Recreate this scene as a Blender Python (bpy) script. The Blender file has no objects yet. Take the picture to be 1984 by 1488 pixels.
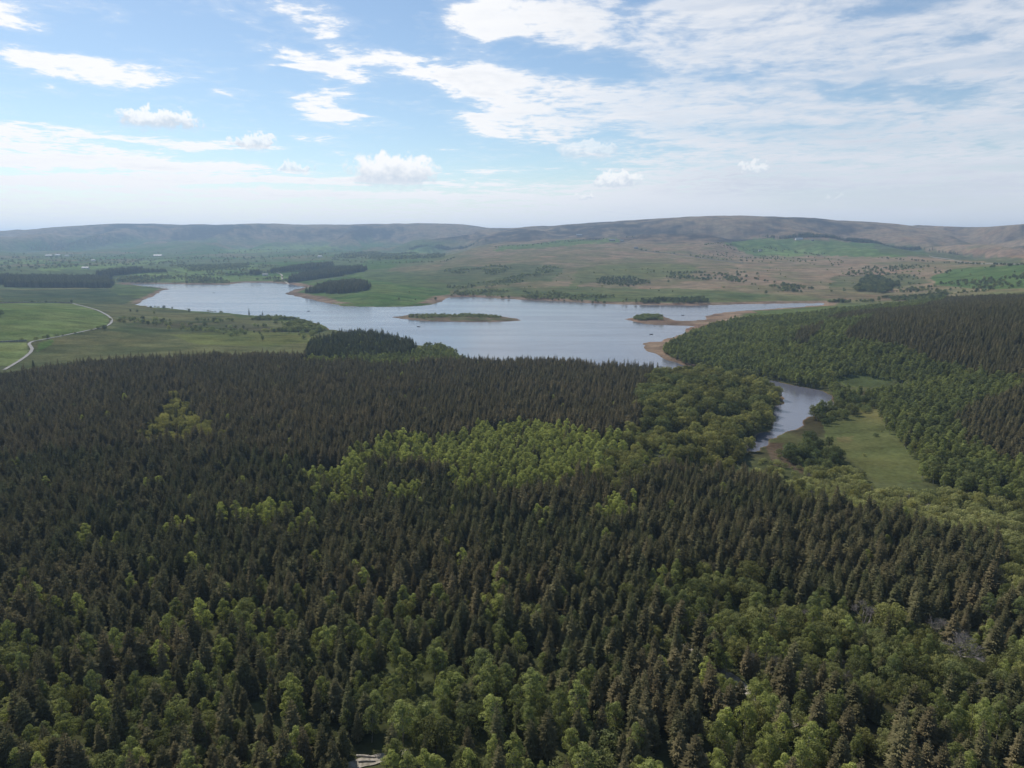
import bpy, bmesh, math, random
import numpy as np
from mathutils import Vector, Matrix, Euler

random.seed(7)
RNG = np.random.default_rng(7)
SC = bpy.context.scene
COL = SC.collection
R = math.radians

# ------------------------------------------------------------------ camera, sky, sun, exposure
CAM_H = 130.0
FPX = 1401.0                       # focal length in pixels of the 1984 px wide photograph
PITCH = math.atan((744 - 465) / FPX)
cam = bpy.data.cameras.new('camera')
cam.sensor_width = 36.0
cam.lens = 36.0 * FPX / 1984.0
cam.clip_start = 1.0
cam.clip_end = 60000.0
camo = bpy.data.objects.new('camera', cam)
COL.objects.link(camo)
camo.location = (0, 0, CAM_H)
camo.rotation_euler = (math.pi / 2 - PITCH, 0, 0)
SC.camera = camo

SUN_AZ = R(-38)                    # measured from +Y (the view), negative to the left
SUN_EL = R(47)
sun = bpy.data.lights.new('sun', 'SUN')
sun.energy = 5.0
sun.angle = R(0.6)
sun.color = (1.0, 0.95, 0.87)
suno = bpy.data.objects.new('sun', sun)
COL.objects.link(suno)
sdir = Vector((math.sin(SUN_AZ) * math.cos(SUN_EL), math.cos(SUN_AZ) * math.cos(SUN_EL), math.sin(SUN_EL)))
suno.rotation_euler = sdir.to_track_quat('Z', 'Y').to_euler()
suno.location = (0, 0, 900)

SC.view_settings.view_transform = 'Standard'
SC.view_settings.look = 'None'
SC.view_settings.exposure = 0.0
SC.view_settings.gamma = 1.0
SC.view_settings.use_curve_mapping = False
SC.render.engine = 'CYCLES'
cy = SC.cycles
cy.max_bounces = 4
cy.diffuse_bounces = 1
cy.glossy_bounces = 2
cy.transmission_bounces = 2
cy.volume_bounces = 0
cy.transparent_max_bounces = 4
cy.use_denoising = True
cy.sample_clamp_indirect = 4.0


def ray(px, py):
    """world direction of a photograph pixel; arrays allowed"""
    cx = (np.asarray(px, float) - 992) / FPX
    c = (744 - np.asarray(py, float)) / FPX
    return cx, math.cos(PITCH) + c * math.sin(PITCH), -math.sin(PITCH) + c * math.cos(PITCH)


def pix(x, y, z):
    """photograph pixel of a world point; arrays allowed"""
    zz = z - CAM_H
    d = y * math.cos(PITCH) - zz * math.sin(PITCH)
    u = y * math.sin(PITCH) + zz * math.cos(PITCH)
    d = np.where(d < 1, 1e-3, d)
    return 992 + FPX * x / d, 744 - FPX * u / d


def azel(px, py):
    x, y, z = ray(px, py)
    return math.degrees(math.atan2(x, y)), math.degrees(math.atan2(z, math.hypot(x, y)))


# ---- world
class NT:
    def __init__(s, tree):
        s.t = tree
        s.t.nodes.clear()

    def n(s, kind, **kw):
        nd = s.t.nodes.new(kind)
        for k, v in kw.items():
            setattr(nd, k, v)
        return nd

    def put(s, sock, v):
        if isinstance(v, bpy.types.NodeSocket):
            s.t.links.new(v, sock)
        elif v is not None:
            sock.default_value = v

    def math(s, op, a, b=None, c=None, clamp=False):
        nd = s.n('ShaderNodeMath', operation=op, use_clamp=clamp)
        for i, v in enumerate((a, b, c)):
            if v is not None:
                s.put(nd.inputs[i], v)
        return nd.outputs[0]

    def vmath(s, op, a, b=None, out=0):
        nd = s.n('ShaderNodeVectorMath', operation=op)
        s.put(nd.inputs[0], a)
        if b is not None:
            s.put(nd.inputs[1], b)
        return nd.outputs[out]

    def comb(s, x, y, z=0.0):
        nd = s.n('ShaderNodeCombineXYZ')
        for i, v in enumerate((x, y, z)):
            s.put(nd.inputs[i], v)
        return nd.outputs[0]

    def rng(s, v, a, b, c=0.0, d=1.0, kind='SMOOTHSTEP'):
        nd = s.n('ShaderNodeMapRange', interpolation_type=kind)
        s.put(nd.inputs['Value'], v)
        for k, q in (('From Min', a), ('From Max', b), ('To Min', c), ('To Max', d)):
            s.put(nd.inputs[k], q)
        return nd.outputs[0]

    def noise(s, vec, scale, detail=4, rough=0.55, dist=0.0, lac=2.0, color=False, dims='3D'):
        nd = s.n('ShaderNodeTexNoise', noise_dimensions=dims)
        s.put(nd.inputs['Vector'], vec)
        nd.inputs['Scale'].default_value = scale
        nd.inputs['Detail'].default_value = detail
        nd.inputs['Roughness'].default_value = rough
        nd.inputs['Lacunarity'].default_value = lac
        nd.inputs['Distortion'].default_value = dist
        return nd.outputs['Color' if color else 'Fac']

    def mix(s, f, a, b, mode='MIX'):
        nd = s.n('ShaderNodeMix', data_type='RGBA', blend_type=mode)
        s.put(nd.inputs[0], f)
        s.put(nd.inputs[6], a if isinstance(a, bpy.types.NodeSocket) else tuple(a) + (1,) * (4 - len(a)))
        s.put(nd.inputs[7], b if isinstance(b, bpy.types.NodeSocket) else tuple(b) + (1,) * (4 - len(b)))
        return nd.outputs[2]


def make_world():
    w = bpy.data.worlds.new('World')
    SC.world = w
    w.use_nodes = True
    k = NT(w.node_tree)
    tc = k.n('ShaderNodeTexCoord').outputs['Generated']
    sky = k.n('ShaderNodeTexSky', sky_type='NISHITA', sun_disc=False)
    sky.sun_elevation = SUN_EL
    sky.sun_rotation = SUN_AZ
    sky.altitude = 300
    sky.air_density = 1.0
    sky.dust_density = 0.35
    sky.ozone_density = 1.0
    skyc = k.vmath('MULTIPLY', sky.outputs[0], (SKY_S * .95, SKY_S, SKY_S * 1.02))
    sep = k.n('ShaderNodeSeparateXYZ')
    k.put(sep.inputs[0], tc)
    x, y, z = sep.outputs
    DEG = 180 / math.pi
    az = k.math('MULTIPLY', k.math('ARCTAN2', x, y), DEG)
    el = k.math('MULTIPLY', k.math('ARCSINE', z), DEG)
    zz = k.math('ADD', k.math('MAXIMUM', z, 0.0), 0.045)
    plane = k.comb(k.math('DIVIDE', x, zz), k.math('DIVIDE', y, zz))
    ae = k.comb(az, el)
    # low frequency wobble of the angular coordinates so that cloud banks have ragged outlines
    wob = k.noise(k.vmath('MULTIPLY', ae, (0.10, 0.28, 1)), 1.0, 3, 0.6, color=True, dims='2D')
    wobv = k.vmath('MULTIPLY', k.vmath('SUBTRACT', wob, (0.5, 0.5, 0.5)), (5.0, 1.3, 0))
    aew = k.vmath('ADD', ae, wobv)

    def blob(px, py, rx, ry, rot=0.0, vec=aew, inner=0.25):
        a, e = azel(px, py)
        m = k.n('ShaderNodeMapping', vector_type='TEXTURE')
        k.put(m.inputs['Vector'], vec)
        m.inputs['Location'].default_value = (a, e, 0)
        m.inputs['Rotation'].default_value = (0, 0, R(rot))
        s = 39.0 / 1984 * 1.0 * 1.85 / 1.0   # degrees per pixel near the middle of the frame
        s = 0.0385
        m.inputs['Scale'].default_value = (rx * s, ry * s, 1)
        ln = k.vmath('LENGTH', m.outputs[0], out=1)
        return k.rng(ln, 1.25, inner, 0.0, 1.0)

    def add(items):
        acc = None
        for it in items:
            wgt = it[0]
            b = k.math('MULTIPLY', blob(*it[1:]), wgt)
            acc = b if acc is None else k.math('ADD', acc, b)
        return acc

    bank = add([
        # weight, px, py, rx, ry, rotation
        (1.0, 1560, 60, 620, 170, -4), (1.0, 1750, 330, 760, 190, 2), (0.9, 1400, 200, 520, 70, -7),
        (0.75, 1000, 35, 190, 55, -14), (0.8, 950, 165, 420, 34, -9), (0.75, 620, 130, 150, 22, -12),
        (0.8, 1010, 235, 150, 42, -5), (0.95, 170, 133, 190, 26, -1), (0.9, 605, 212, 105, 24, -12),
        (0.55, 570, 15, 130, 34, -14), (0.5, 640, 70, 60, 22, -5), (0.8, 80, 258, 150, 16, 0), (0.75, 390, 278, 170, 15, 0),
        (0.7, 140, 300, 270, 22, -2), (0.45, 640, 182, 55, 12, 0), (0.5, 620, 263, 60, 11, 0),
        (0.4, 450, 185, 40, 10, 0), (0.6, 10, 20, 60, 20, 0), (0.5, 20, 48, 50, 12, 0), (0.35, 880, 290, 40, 8, 0), (0.9, 250, 322, 330, 13, 0), (0.7, 130, 350, 260, 12, 0), (0.8, 560, 352, 420, 9, 0), (0.6, 700, 380, 500, 8, 0), (0.4, 1000, 330, 200, 10, 0),
    ])
    holes = add([
        (0.75, 1690, 178, 170, 24, -8), (0.6, 1400, 145, 80, 20, -6), (0.9, 1130, 125, 200, 38, -10),
        (0.5, 1220, 5, 50, 18, 0), (0.6, 1760, 8, 130, 20, 4), (0.35, 1560, 245, 200, 8, 0), (0.35, 1880, 80, 60, 16, 0),
        (0.4, 1080, 190, 110, 20, -8), (0.4, 1060, 330, 150, 24, 0),
    ])
    bank = k.math('SUBTRACT', k.math('MINIMUM', bank, 1.0), holes)
    n1 = k.noise(plane, 2.6, 6, 0.62, 0.4, dims='2D')
    n2 = k.noise(plane, 11.0, 4, 0.6, dims='2D')
    f = k.math('ADD', k.math('MULTIPLY', n1, 0.66), k.math('MULTIPLY', n2, 0.34))
    # behind and above the frame the same broken cloud goes on
    outside = k.rng(k.math('ABSOLUTE', az), 38, 50, 0.0, 0.12)
    above = k.rng(el, 17, 24, 0.0, 0.12)
    elsewhere = k.math('MAXIMUM', outside, above)
    low = k.rng(el, 6.5, 1.5, 0.0, 0.9)
    bias = k.math('ADD', k.math('MULTIPLY', k.math('ADD', bank, elsewhere), 0.36), k.math('MULTIPLY', low, 0.22))
    dens = k.math('ADD', f, bias)
    right = k.rng(az, -8, 24)
    streak = k.noise(k.vmath('MULTIPLY', aew, (0.06, 0.7, 1)), 1.0, 4, 0.6, dims='2D')
    alpha = k.rng(dens, k.math('SUBTRACT', 0.60, k.math('MULTIPLY', right, 0.05)), k.math('ADD', 0.79, k.math('MULTIPLY', right, 0.20)))
    alpha = k.math('MULTIPLY', alpha, k.math('SUBTRACT', 1.0, k.math('MULTIPLY', right, k.rng(streak, 0.42, 0.68, 0.0, 0.36))))
    # thin veil around the banks
    veil = k.math('MULTIPLY', k.rng(dens, 0.48, 0.75), 0.22)
    alpha = k.math('MAXIMUM', alpha, veil)
    # cloud body shade: thick parts turn a little grey, edges stay white
    shade = k.noise(k.vmath('MULTIPLY', ae, (0.09, 0.45, 1)), 1.0, 3, 0.55, dims='2D')
    thick = k.rng(dens, 0.78, 1.08)
    g = k.math('ADD', k.math('MULTIPLY', k.math('MULTIPLY', k.rng(shade, 0.35, 0.7), 0.38), thick), k.math('MULTIPLY', right, 0.72), clamp=True)
    ccol = k.mix(g, (1.02, 1.02, 1.03), (0.66, 0.71, 0.80))
    col = k.mix(alpha, skyc, ccol)
    # pale air towards the horizon
    hz = k.rng(el, 5.5, 0.2, 0.0, 0.86)
    hcol = k.mix(k.rng(az, -30, 30), (0.89, 0.90, 0.94), (0.78, 0.81, 0.87))
    col = k.mix(hz, col, hcol)

    # small cumulus heaps low in the sky
    puff = k.noise(ae, 1.15, 5, 0.6, 0.0, color=True, dims='2D')
    pv = k.vmath('MULTIPLY', k.vmath('SUBTRACT', puff, (0.5, 0.5, 0.5)), (3.4, 2.0, 0))
    aep = k.vmath('ADD', ae, pv)
    psep = k.n('ShaderNodeSeparateXYZ')
    k.put(psep.inputs[0], aep)
    pel = psep.outputs[1]
    for px, py, rx, ry, st in ((765, 333, 80, 30, 1.0), (1197, 350, 40, 17, 0.9), (1465, 326, 22, 13, .6), (305, 232, 62, 17, .9),
                               (490, 275, 34, 15, .8), (1135, 383, 22, 7, .6), (1140, 292, 58, 16, .5), (570, 325, 34, 9, .7), (1620, 381, 16, 6, .3)):
        a, e = azel(px, py)
        b = blob(px, py, rx, ry, 0, aep, 0.8)
        # soft flat base
        base = k.rng(el, e - ry * 0.0385 * 1.0, e - ry * 0.0385 * 0.35)
        b = k.math('MULTIPLY', k.math('MULTIPLY', b, k.math('ADD', k.math('MULTIPLY', base, 0.75), 0.25)), st)
        vert = k.rng(pel, e - ry * 0.025, e + ry * 0.02)
        pc = k.mix(vert, (0.68, 0.75, 0.84), (1.04, 1.04, 1.04))
        col = k.mix(b, col, pc)
    bg = k.n('ShaderNodeBackground')
    k.put(bg.inputs[0], col)
    bg.inputs[1].default_value = 1.0
    out = k.n('ShaderNodeOutputWorld')
    k.put(out.inputs[0], bg.outputs[0])
    w.cycles.sampling_method = 'NONE'


SKY_S = 0.11
make_world()


# ------------------------------------------------------------------ helpers
def tag(o, label=None, cat=None, group=None, kind=None):
    if label:
        o['label'] = label
    if cat:
        o['category'] = cat
    if group:
        o['group'] = group
    if kind:
        o['kind'] = kind
    return o


def link(name, data, parent=None):
    o = bpy.data.objects.new(name, data)
    COL.objects.link(o)
    if parent is not None:
        o.parent = parent
    return o


def empty(name, loc, rz=0.0, scale=1.0):
    o = link(name, None)
    o.empty_display_size = 0.5
    o.location = loc
    o.rotation_euler = (0, 0, rz)
    o.scale = (scale, scale, scale) if not hasattr(scale, '__len__') else scale
    return o


def mesh(name, verts, faces, mats=(), mat_idx=None, smooth=False):
    me = bpy.data.meshes.new(name)
    me.from_pydata([tuple(v) for v in verts], [], [tuple(f) for f in faces])
    for m in mats:
        me.materials.append(m)
    if mat_idx is not None:
        me.polygons.foreach_set('material_index', np.asarray(mat_idx, np.int32))
    if smooth:
        me.polygons.foreach_set('use_smooth', np.ones(len(me.polygons), bool))
    me.update()
    return me


def vhash(ix, iy, seed):
    n = (ix.astype(np.int64) * 374761393 + iy.astype(np.int64) * 668265263 + seed * 1442695041) & 0xffffffff
    n = ((n ^ (n >> 13)) * 1274126177) & 0xffffffff
    n = n ^ (n >> 16)
    return (n & 0xffff) / 65535.0


def vnoise(x, y, seed=0):
    ix, iy = np.floor(x), np.floor(y)
    fx, fy = x - ix, y - iy
    fx = fx * fx * fx * (fx * (fx * 6 - 15) + 10)
    fy = fy * fy * fy * (fy * (fy * 6 - 15) + 10)
    a, b = vhash(ix, iy, seed), vhash(ix + 1, iy, seed)
    c, d = vhash(ix, iy + 1, seed), vhash(ix + 1, iy + 1, seed)
    return (a + (b - a) * fx) * (1 - fy) + (c + (d - c) * fx) * fy


def fbm(x, y, octs=4, seed=0, gain=0.5):
    s, a, t = 0.0, 1.0, 0.0
    for i in range(octs):
        s = s + a * vnoise(x * 2 ** i + 17.3 * i, y * 2 ** i - 9.1 * i, seed + i)
        t += a
        a *= gain
    return s / t


def inpoly(px, py, poly):
    px, py = np.asarray(px, float), np.asarray(py, float)
    ins = np.zeros(px.shape, bool)
    n = len(poly)
    for i in range(n):
        x0, y0 = poly[i]
        x1, y1 = poly[(i + 1) % n]
        if y0 == y1:
            continue
        c = ((y0 > py) != (y1 > py)) & (px < (x1 - x0) * (py - y0) / (y1 - y0) + x0)
        ins ^= c
    return ins


def segdist(x, y, poly, closed=True):
    d = np.full(x.shape, 1e12)
    n = len(poly)
    for i in range(n if closed else n - 1):
        x0, y0 = poly[i]
        x1, y1 = poly[(i + 1) % n]
        dx, dy = x1 - x0, y1 - y0
        L = dx * dx + dy * dy + 1e-9
        t = np.clip(((x - x0) * dx + (y - y0) * dy) / L, 0, 1)
        d = np.minimum(d, (x - x0 - t * dx) ** 2 + (y - y0 - t * dy) ** 2)
    return np.sqrt(d)


def sstep(a, b, v):
    t = np.clip((v - a) / (b - a), 0, 1)
    return t * t * (3 - 2 * t)


def on_plane(px, py, z):
    dx, dy, dz = ray(px, py)
    t = (z - CAM_H) / dz
    return float(dx * t), float(dy * t)


def at_range(px, py, r):
    dx, dy, dz = ray(px, py)
    t = r / math.hypot(dx, dy)
    return float(dx * t), float(dy * t), float(CAM_H + dz * t)


# ------------------------------------------------------------------ the lie of the land
LAKE_PX = [(250, 549.5), (340, 550.5), (439, 551.5), (470, 547.5), (530, 547.5), (562, 551), (590, 556.5), (572, 561), (552, 569), (575, 575), (609, 581),
           (640, 589), (667, 593), (700, 594.5), (733, 595), (790, 594), (833, 591), (852, 585), (859, 581), (866, 577), (899, 574.5), (950, 577), (999, 580), (1099, 584.5),
           (1165, 589), (1260, 591), (1358, 591.5), (1437, 589.5), (1520, 588), (1597, 587), (1589, 592), (1516, 597.5), (1445, 602), (1400, 606),
           (1366, 612), (1372, 619), (1340, 621.5), (1305, 621), (1285, 613), (1245, 613), (1208, 618.5), (1230, 624), (1262, 629), (1300, 631), (1346, 632), (1330, 637),
           (1328, 645), (1300, 655), (1279, 661), (1247, 664), (1252, 675), (1267, 686), (1300, 700), (1340, 713), (1400, 722), (1460, 731), (1505, 739), (1548, 747), (1590, 757),
           (1611, 768), (1609, 790), (1567, 810), (1532, 832), (1505, 848), (1488, 858), (1465, 873), (1438, 874), (1462, 852), (1477, 838), (1499, 816), (1494, 798), (1517, 777), (1505, 762),
           (1480, 750), (1420, 736), (1350, 722), (1280, 716), (1200, 716), (1050, 711), (950, 701), (885, 688), (830, 672), (740, 655), (680, 645), (640, 637),
           (622, 631), (595, 622), (540, 616), (492, 611), (440, 607), (383, 603), (286, 594), (262, 590), (280, 581), (299, 573), (308, 566), (328, 559.5), (300, 556), (265, 553)]
ISLE_PX = [(762, 614.5), (790, 611), (830, 609.5), (900, 609), (960, 612), (1000, 617), (1011, 621), (980, 623), (900, 623.5), (840, 622.5), (795, 619)]
LAKE = [on_plane(px, py, 0) for px, py in LAKE_PX]
ISLE = [on_plane(px, py, 0) for px, py in ISLE_PX]

CP = []                            # surveyed heights: x, y, z
for px, py, z in [(0, 1488, 21), (992, 1488, 20), (1984, 1488, 20), (0, 1150, 18), (500, 1150, 17), (992, 1150, 17), (1500, 1150, 14), (1984, 1150, 14),
                  (0, 900, 16), (500, 900, 15), (992, 900, 12), (1250, 930, 10), (1500, 960, 8), (1800, 1000, 6), (2000, 1000, 5), (0, 770, 14), (300, 760, 14),
                  (600, 760, 12), (900, 760, 7), (1050, 740, 5), (1200, 790, 8), (1350, 810, 15), (1430, 790, 11), (1700, 850, 3.5), (1800, 900, 4), (1984, 945, 6), (1680, 735, 5),
                  (1500, 690, 8), (1700, 690, 20), (1984, 735, 27), (1820, 700, 24), (1984, 610, 46), (2200, 600, 55), (1800, 620, 34), (1650, 628, 22), (1450, 640, 8), (1600, 612, 10),
                  (0, 705, 14), (150, 655, 17), (215, 625, 16), (100, 604, 25), (0, 597, 29), (-200, 600, 34), (60, 565, 11), (200, 562, 7), (400, 650, 8), (300, 612, 6), (500, 660, 8),
                  (650, 690, 7), (800, 690, 4), (650, 560, 14), (740, 570, 12), (790, 555, 13), (1350, 575, 8), (1100, 570, 9), (1500, 580, 4), (1700, 580, 3), (300, 690, 13)]:
    x, y = on_plane(px, py, z)
    CP.append((x, y, z))
for px, col in {
    -700: ((540, 2600), (500, 4200), (470, 6000), (452, 7500), (470, 10000)),
    -200: ((540, 2600), (505, 4000), (470, 6000), (452, 7500), (470, 10000)),
    0: ((530, 2700), (505, 3900), (485, 5200), (466, 6300), (447, 7500), (466, 10000)),
    130: ((440, 7500),),
    200: ((434.5, 7500),),
    290: ((433, 7500), (530, 2740), (510, 3620), (495, 4860), (472, 6200), (450, 10000)),
    400: ((436, 7300), (462, 6100)),
    500: ((434, 7200), (530, 2750), (510, 3500), (490, 4700), (465, 6000), (450, 10000)),
    650: ((435.5, 7000), (505, 3400), (485, 4600), (460, 5800)),
    750: ((433.5, 7000), (540, 2250), (515, 2900), (495, 3700), (470, 5200), (452, 9500)),
    830: ((432, 6900), (458, 5800)),
    900: ((435, 6800), (545, 2050), (510, 2700), (485, 3500), (465, 4700)),
    960: ((445, 6800), (440.5, 5900)),
    1045: ((450, 6800), (439.5, 5250)),
    1000: ((443, 5400), (449, 6800), (545, 2000), (500, 2800), (470, 3800), (455, 4600), (448, 8500)),
    1100: ((436.5, 5100),),
    1200: ((427.5, 4950), (440, 4500)),
    1250: ((424, 4900), (560, 1900), (520, 2400), (490, 3000), (465, 3600), (440, 4350), (437, 7500)),
    1350: ((420, 4850), (445, 4200)),
    1450: ((418.5, 4900), (560, 1850), (530, 2300), (500, 2900), (470, 3500), (440, 4200), (432, 7500)),
    1540: ((422.5, 5000),),
    1650: ((430, 5200),),
    1700: ((433, 5300), (560, 2000), (540, 2300), (510, 2800), (490, 3300), (465, 4100), (447, 8000)),
    1780: ((438, 5500),),
    1860: ((442, 5700), (560, 1950), (535, 2250), (508, 2900), (490, 3600), (466, 4700), (455, 8000)),
    1930: ((442, 5600),),
    1984: ((436, 5400), (545, 1900), (522, 2200), (508, 2500), (495, 3000), (470, 4200), (450, 8000)),
    2200: ((545, 1800), (510, 2300), (480, 3500), (412, 5300), (440, 8000)),
    2700: ((545, 1800), (510, 2300), (480, 3500), (425, 5500), (440, 8000)),
}.items():
    for py, r in col:
        CP.append(at_range(px, py, r))
for x, y, z in [(0, 1, 22), (-60, 30, 22), (60, 30, 22), (-250, 20, 23), (250, 20, 20), (0, -120, 26), (-600, 100, 30), (600, 100, 24), (-900, 500, 40), (900, 300, 30),
                (-400, -600, 40), (400, -600, 40), (-3000, -1000, 60), (3000, -1000, 60), (0, -5000, 90), (-5000, 0, 120), (5000, 0, 120)]:
    CP.append((x, y, z))
for i, (x, y) in enumerate(LAKE):
    if i % 3 == 0:
        CP.append((x, y, 1.2))
CP = np.array(CP)


def chart(x, y):
    r = np.hypot(x, y) + 1.0
    th = np.arctan2(x, y)
    return th * 1.3, np.log(r + 60)


cu, cv = chart(CP[:, 0], CP[:, 1])
C2 = 0.06 ** 2
_d = np.sqrt((cu[:, None] - cu) ** 2 + (cv[:, None] - cv) ** 2 + C2)
_A = np.zeros((len(CP) + 1, len(CP) + 1))
_A[:-1, :-1] = _d - np.eye(len(CP)) * 0.002
_A[-1, :-1] = _A[:-1, -1] = 1
_w = np.linalg.solve(_A, np.append(CP[:, 2], 0))


def base_height(x, y):
    u, v = chart(x, y)
    h = np.full(u.shape, _w[-1])
    for i in range(len(CP)):
        h += _w[i] * np.sqrt((u - cu[i]) ** 2 + (v - cv[i]) ** 2 + C2)
    return h


def terrain(x, y):
    """returns height and signed distance to the shore (negative in the water)"""
    r = np.hypot(x, y)
    h = base_height(x, y)
    # swells, gullies
    a1 = sstep(1700, 4500, r) * 16
    n = fbm(x / 620, y / 620, 4, 3)
    h = h + a1 * (n - 0.5) * 1.5
    # gullies running down the fell sides, fading out on the tops
    side = sstep(2300, 3600, r) * sstep(45, 120, h) * (1 - 0.9 * sstep(185, 262, h))
    wx = x + 260 * (fbm(x / 700, y / 700, 3, 12) - .5)
    gul = 1 - np.abs(2 * fbm(wx / 640 + 5, y / 1700, 3, 11) - 1) * 2.4
    h = h - side * 105 * np.clip(gul - 0.15, 0, 1) + side * 30 * (fbm(x / 1100, y / 1100, 3, 13) - .4)
    h = h + (fbm(x / 90, y / 90, 3, 21) - 0.5) * (1.2 + 3.0 * sstep(1200, 3500, r))
    wx = x + (fbm(x / 26, y / 26, 3, 41) - 0.5) * 14
    wy = y + (fbm(x / 26, y / 26, 3, 43) - 0.5) * 22
    near = (r > 330) & (r < 3200)
    sd = np.full(x.shape, 900.0)
    xi, yi = wx[near], wy[near]
    d = segdist(xi, yi, LAKE)
    d = np.where(inpoly(xi, yi, LAKE), -d, d)
    di = segdist(xi, yi, ISLE)
    di = np.where(inpoly(xi, yi, ISLE), di, -di)
    d = np.where(d < 0, np.maximum(d, di), d)
    isle = (d > 0) & (di > 0)
    sd[near] = d
    out = np.maximum(h, 1.0)
    dd = np.maximum(sd, 0)
    shore = np.minimum(0.15 + 0.085 * dd, 2.2)
    hh = shore + (out - 1.0) * (1 - np.exp(-(dd / 70.0) ** 1.3))
    hh = np.maximum(hh, np.minimum(shore, 2.2))
    m = np.zeros(x.shape, bool)
    m[near] = isle
    hh = np.where(m, np.minimum(0.15 + 0.10 * dd, 3.0), hh)
    hh = np.where(sd < 0, np.maximum(-0.15 + 0.12 * sd, -6), hh)
    hh = np.where(sd > 800, np.maximum(h, 1.5), hh)
    return hh, sd


# polar grid centred under the camera, fine where the ground is seen from afar
TH = np.concatenate([np.linspace(-180, -44, 50)[:-1], np.linspace(-44, 44, 760), np.linspace(44, 180, 50)[1:]])
TH = np.radians(TH)
rr = [6.0]
while rr[-1] < 16000:
    q = rr[-1]
    rr.append(q * (1.0062 if 420 < q < 2900 else 1.016 if q < 9000 else 1.06))
RAD = np.array(rr)
GT, GR = np.meshgrid(TH, RAD)      # rows: radius
GX, GY = GR * np.sin(GT), GR * np.cos(GT)
GZ, GSD = terrain(GX.ravel(), GY.ravel())
GZ, GSD = GZ.reshape(GX.shape), GSD.reshape(GX.shape)
LRAD = np.log(RAD)


def sample(grid, x, y):
    x, y = np.asarray(x, float), np.asarray(y, float)
    th = np.arctan2(x, y)
    lr = np.log(np.maximum(np.hypot(x, y), 6.01))
    j = np.clip(np.searchsorted(TH, th) - 1, 0, len(TH) - 2)
    i = np.clip(np.searchsorted(LRAD, lr) - 1, 0, len(RAD) - 2)
    fj = np.clip((th - TH[j]) / (TH[j + 1] - TH[j]), 0, 1)
    fi = np.clip((lr - LRAD[i]) / (LRAD[i + 1] - LRAD[i]), 0, 1)
    return (grid[i, j] * (1 - fi) + grid[i + 1, j] * fi) * (1 - fj) + (grid[i, j + 1] * (1 - fi) + grid[i + 1, j + 1] * fi) * fj


def hit(px, py, lift=0.0):
    """first point of the ground (raised by lift) seen through a pixel"""
    dx, dy, dz = ray(px, py)
    hl = math.hypot(dx, dy)
    rs = np.exp(np.linspace(math.log(60), math.log(9500), 5000))
    xs, ys, zs = dx / hl * rs, dy / hl * rs, CAM_H + dz / hl * rs
    g = sample(GZ, xs, ys) + lift
    k = np.nonzero(zs < g)[0]
    k = k[0] if len(k) else len(rs) - 1
    return float(xs[k]), float(ys[k]), float(g[k] - lift)


# ------------------------------------------------------------------ land cover
PXg, PYg = pix(GX, GY, GZ)
FORE = (GY > 5)
jx = PXg + (fbm(GX / 60, GY / 60, 3, 61) - .5) * 26 + (fbm(GX / 9, GY / 9, 3, 65) - .5) * 26 * sstep(900, 500, np.hypot(GX, GY))
jy = PYg + (fbm(GX / 60, GY / 60, 3, 63) - .5) * 6 + (fbm(GX / 9, GY / 9, 3, 67) - .5) * 12 * sstep(900, 500, np.hypot(GX, GY))
Cg = np.empty(GX.shape + (3,))
rough_ = np.array((0.105, 0.135, 0.045))
Cg[:] = rough_
big = fbm(GX / 350, GY / 350, 4, 71)[..., None]
med = fbm(GX / 70, GY / 70, 4, 75)[..., None]


def lerp(a, b, t):
    return a * (1 - t) + b * t


MOOR1, MOOR2 = np.array((0.25, 0.185, 0.115)), np.array((0.165, 0.15, 0.075))
HEATH, HEATH2 = np.array((0.062, 0.052, 0.046)), np.array((0.24, 0.18, 0.115))
PAST, PAST2 = np.array((0.085, 0.145, 0.038)), np.array((0.14, 0.195, 0.06))
SAND, SAND2 = np.array((0.27, 0.195, 0.13)), np.array((0.18, 0.125, 0.085))
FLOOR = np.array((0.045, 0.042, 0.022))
BOG = np.array((0.14, 0.115, 0.06))

# default beyond the lake: patchwork valley on the left, moor on the right
valley = np.array((0.115, 0.145, 0.06))
rg = np.hypot(GX, GY)
far = sstep(1500, 1900, rg)[..., None]
cell = vhash(np.floor((GX + 120 * fbm(GX / 300, GY / 300, 2, 5)) / 190), np.floor((GY * 0.6 + 90 * fbm(GX / 250, GY / 250, 2, 6)) / 150), 9)[..., None]
patch = lerp(lerp(valley, PAST * 0.95, sstep(.45, .55, cell)), MOOR2, sstep(0.75, 0.85, cell))
moor = lerp(MOOR1, MOOR2, sstep(0.40, 0.62, 0.5 * big + 0.5 * med))
rightness = sstep(760, 960, PXg + (PYg - 500) * 1.2)[..., None]
Cg = lerp(Cg, lerp(patch, moor, rightness), far)
hi = sstep(85, 150, GZ + (big[..., 0] - .5) * 110)[..., None]
heath = lerp(HEATH2, HEATH, sstep(0.40, 0.60, 0.6 * fbm(GX / 600, GY / 900, 4, 78)[..., None] + .4 * med))
Cg = lerp(Cg, heath, hi)


def paint(poly, c1, c2=None, seed=1, amt=1.0, rmin=0, rmax=1e9, wob=True):
    global Cg
    m = inpoly(jx if wob else PXg, jy if wob else PYg, poly) & FORE & (rg > rmin) & (rg < rmax)
    c2 = c1 if c2 is None else c2
    t = sstep(0.35, 0.65, fbm(GX[m] / 55, GY[m] / 55, 3, seed))[:, None]
    Cg[m] = lerp(Cg[m], lerp(np.asarray(c1), np.asarray(c2), t), amt)


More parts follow.
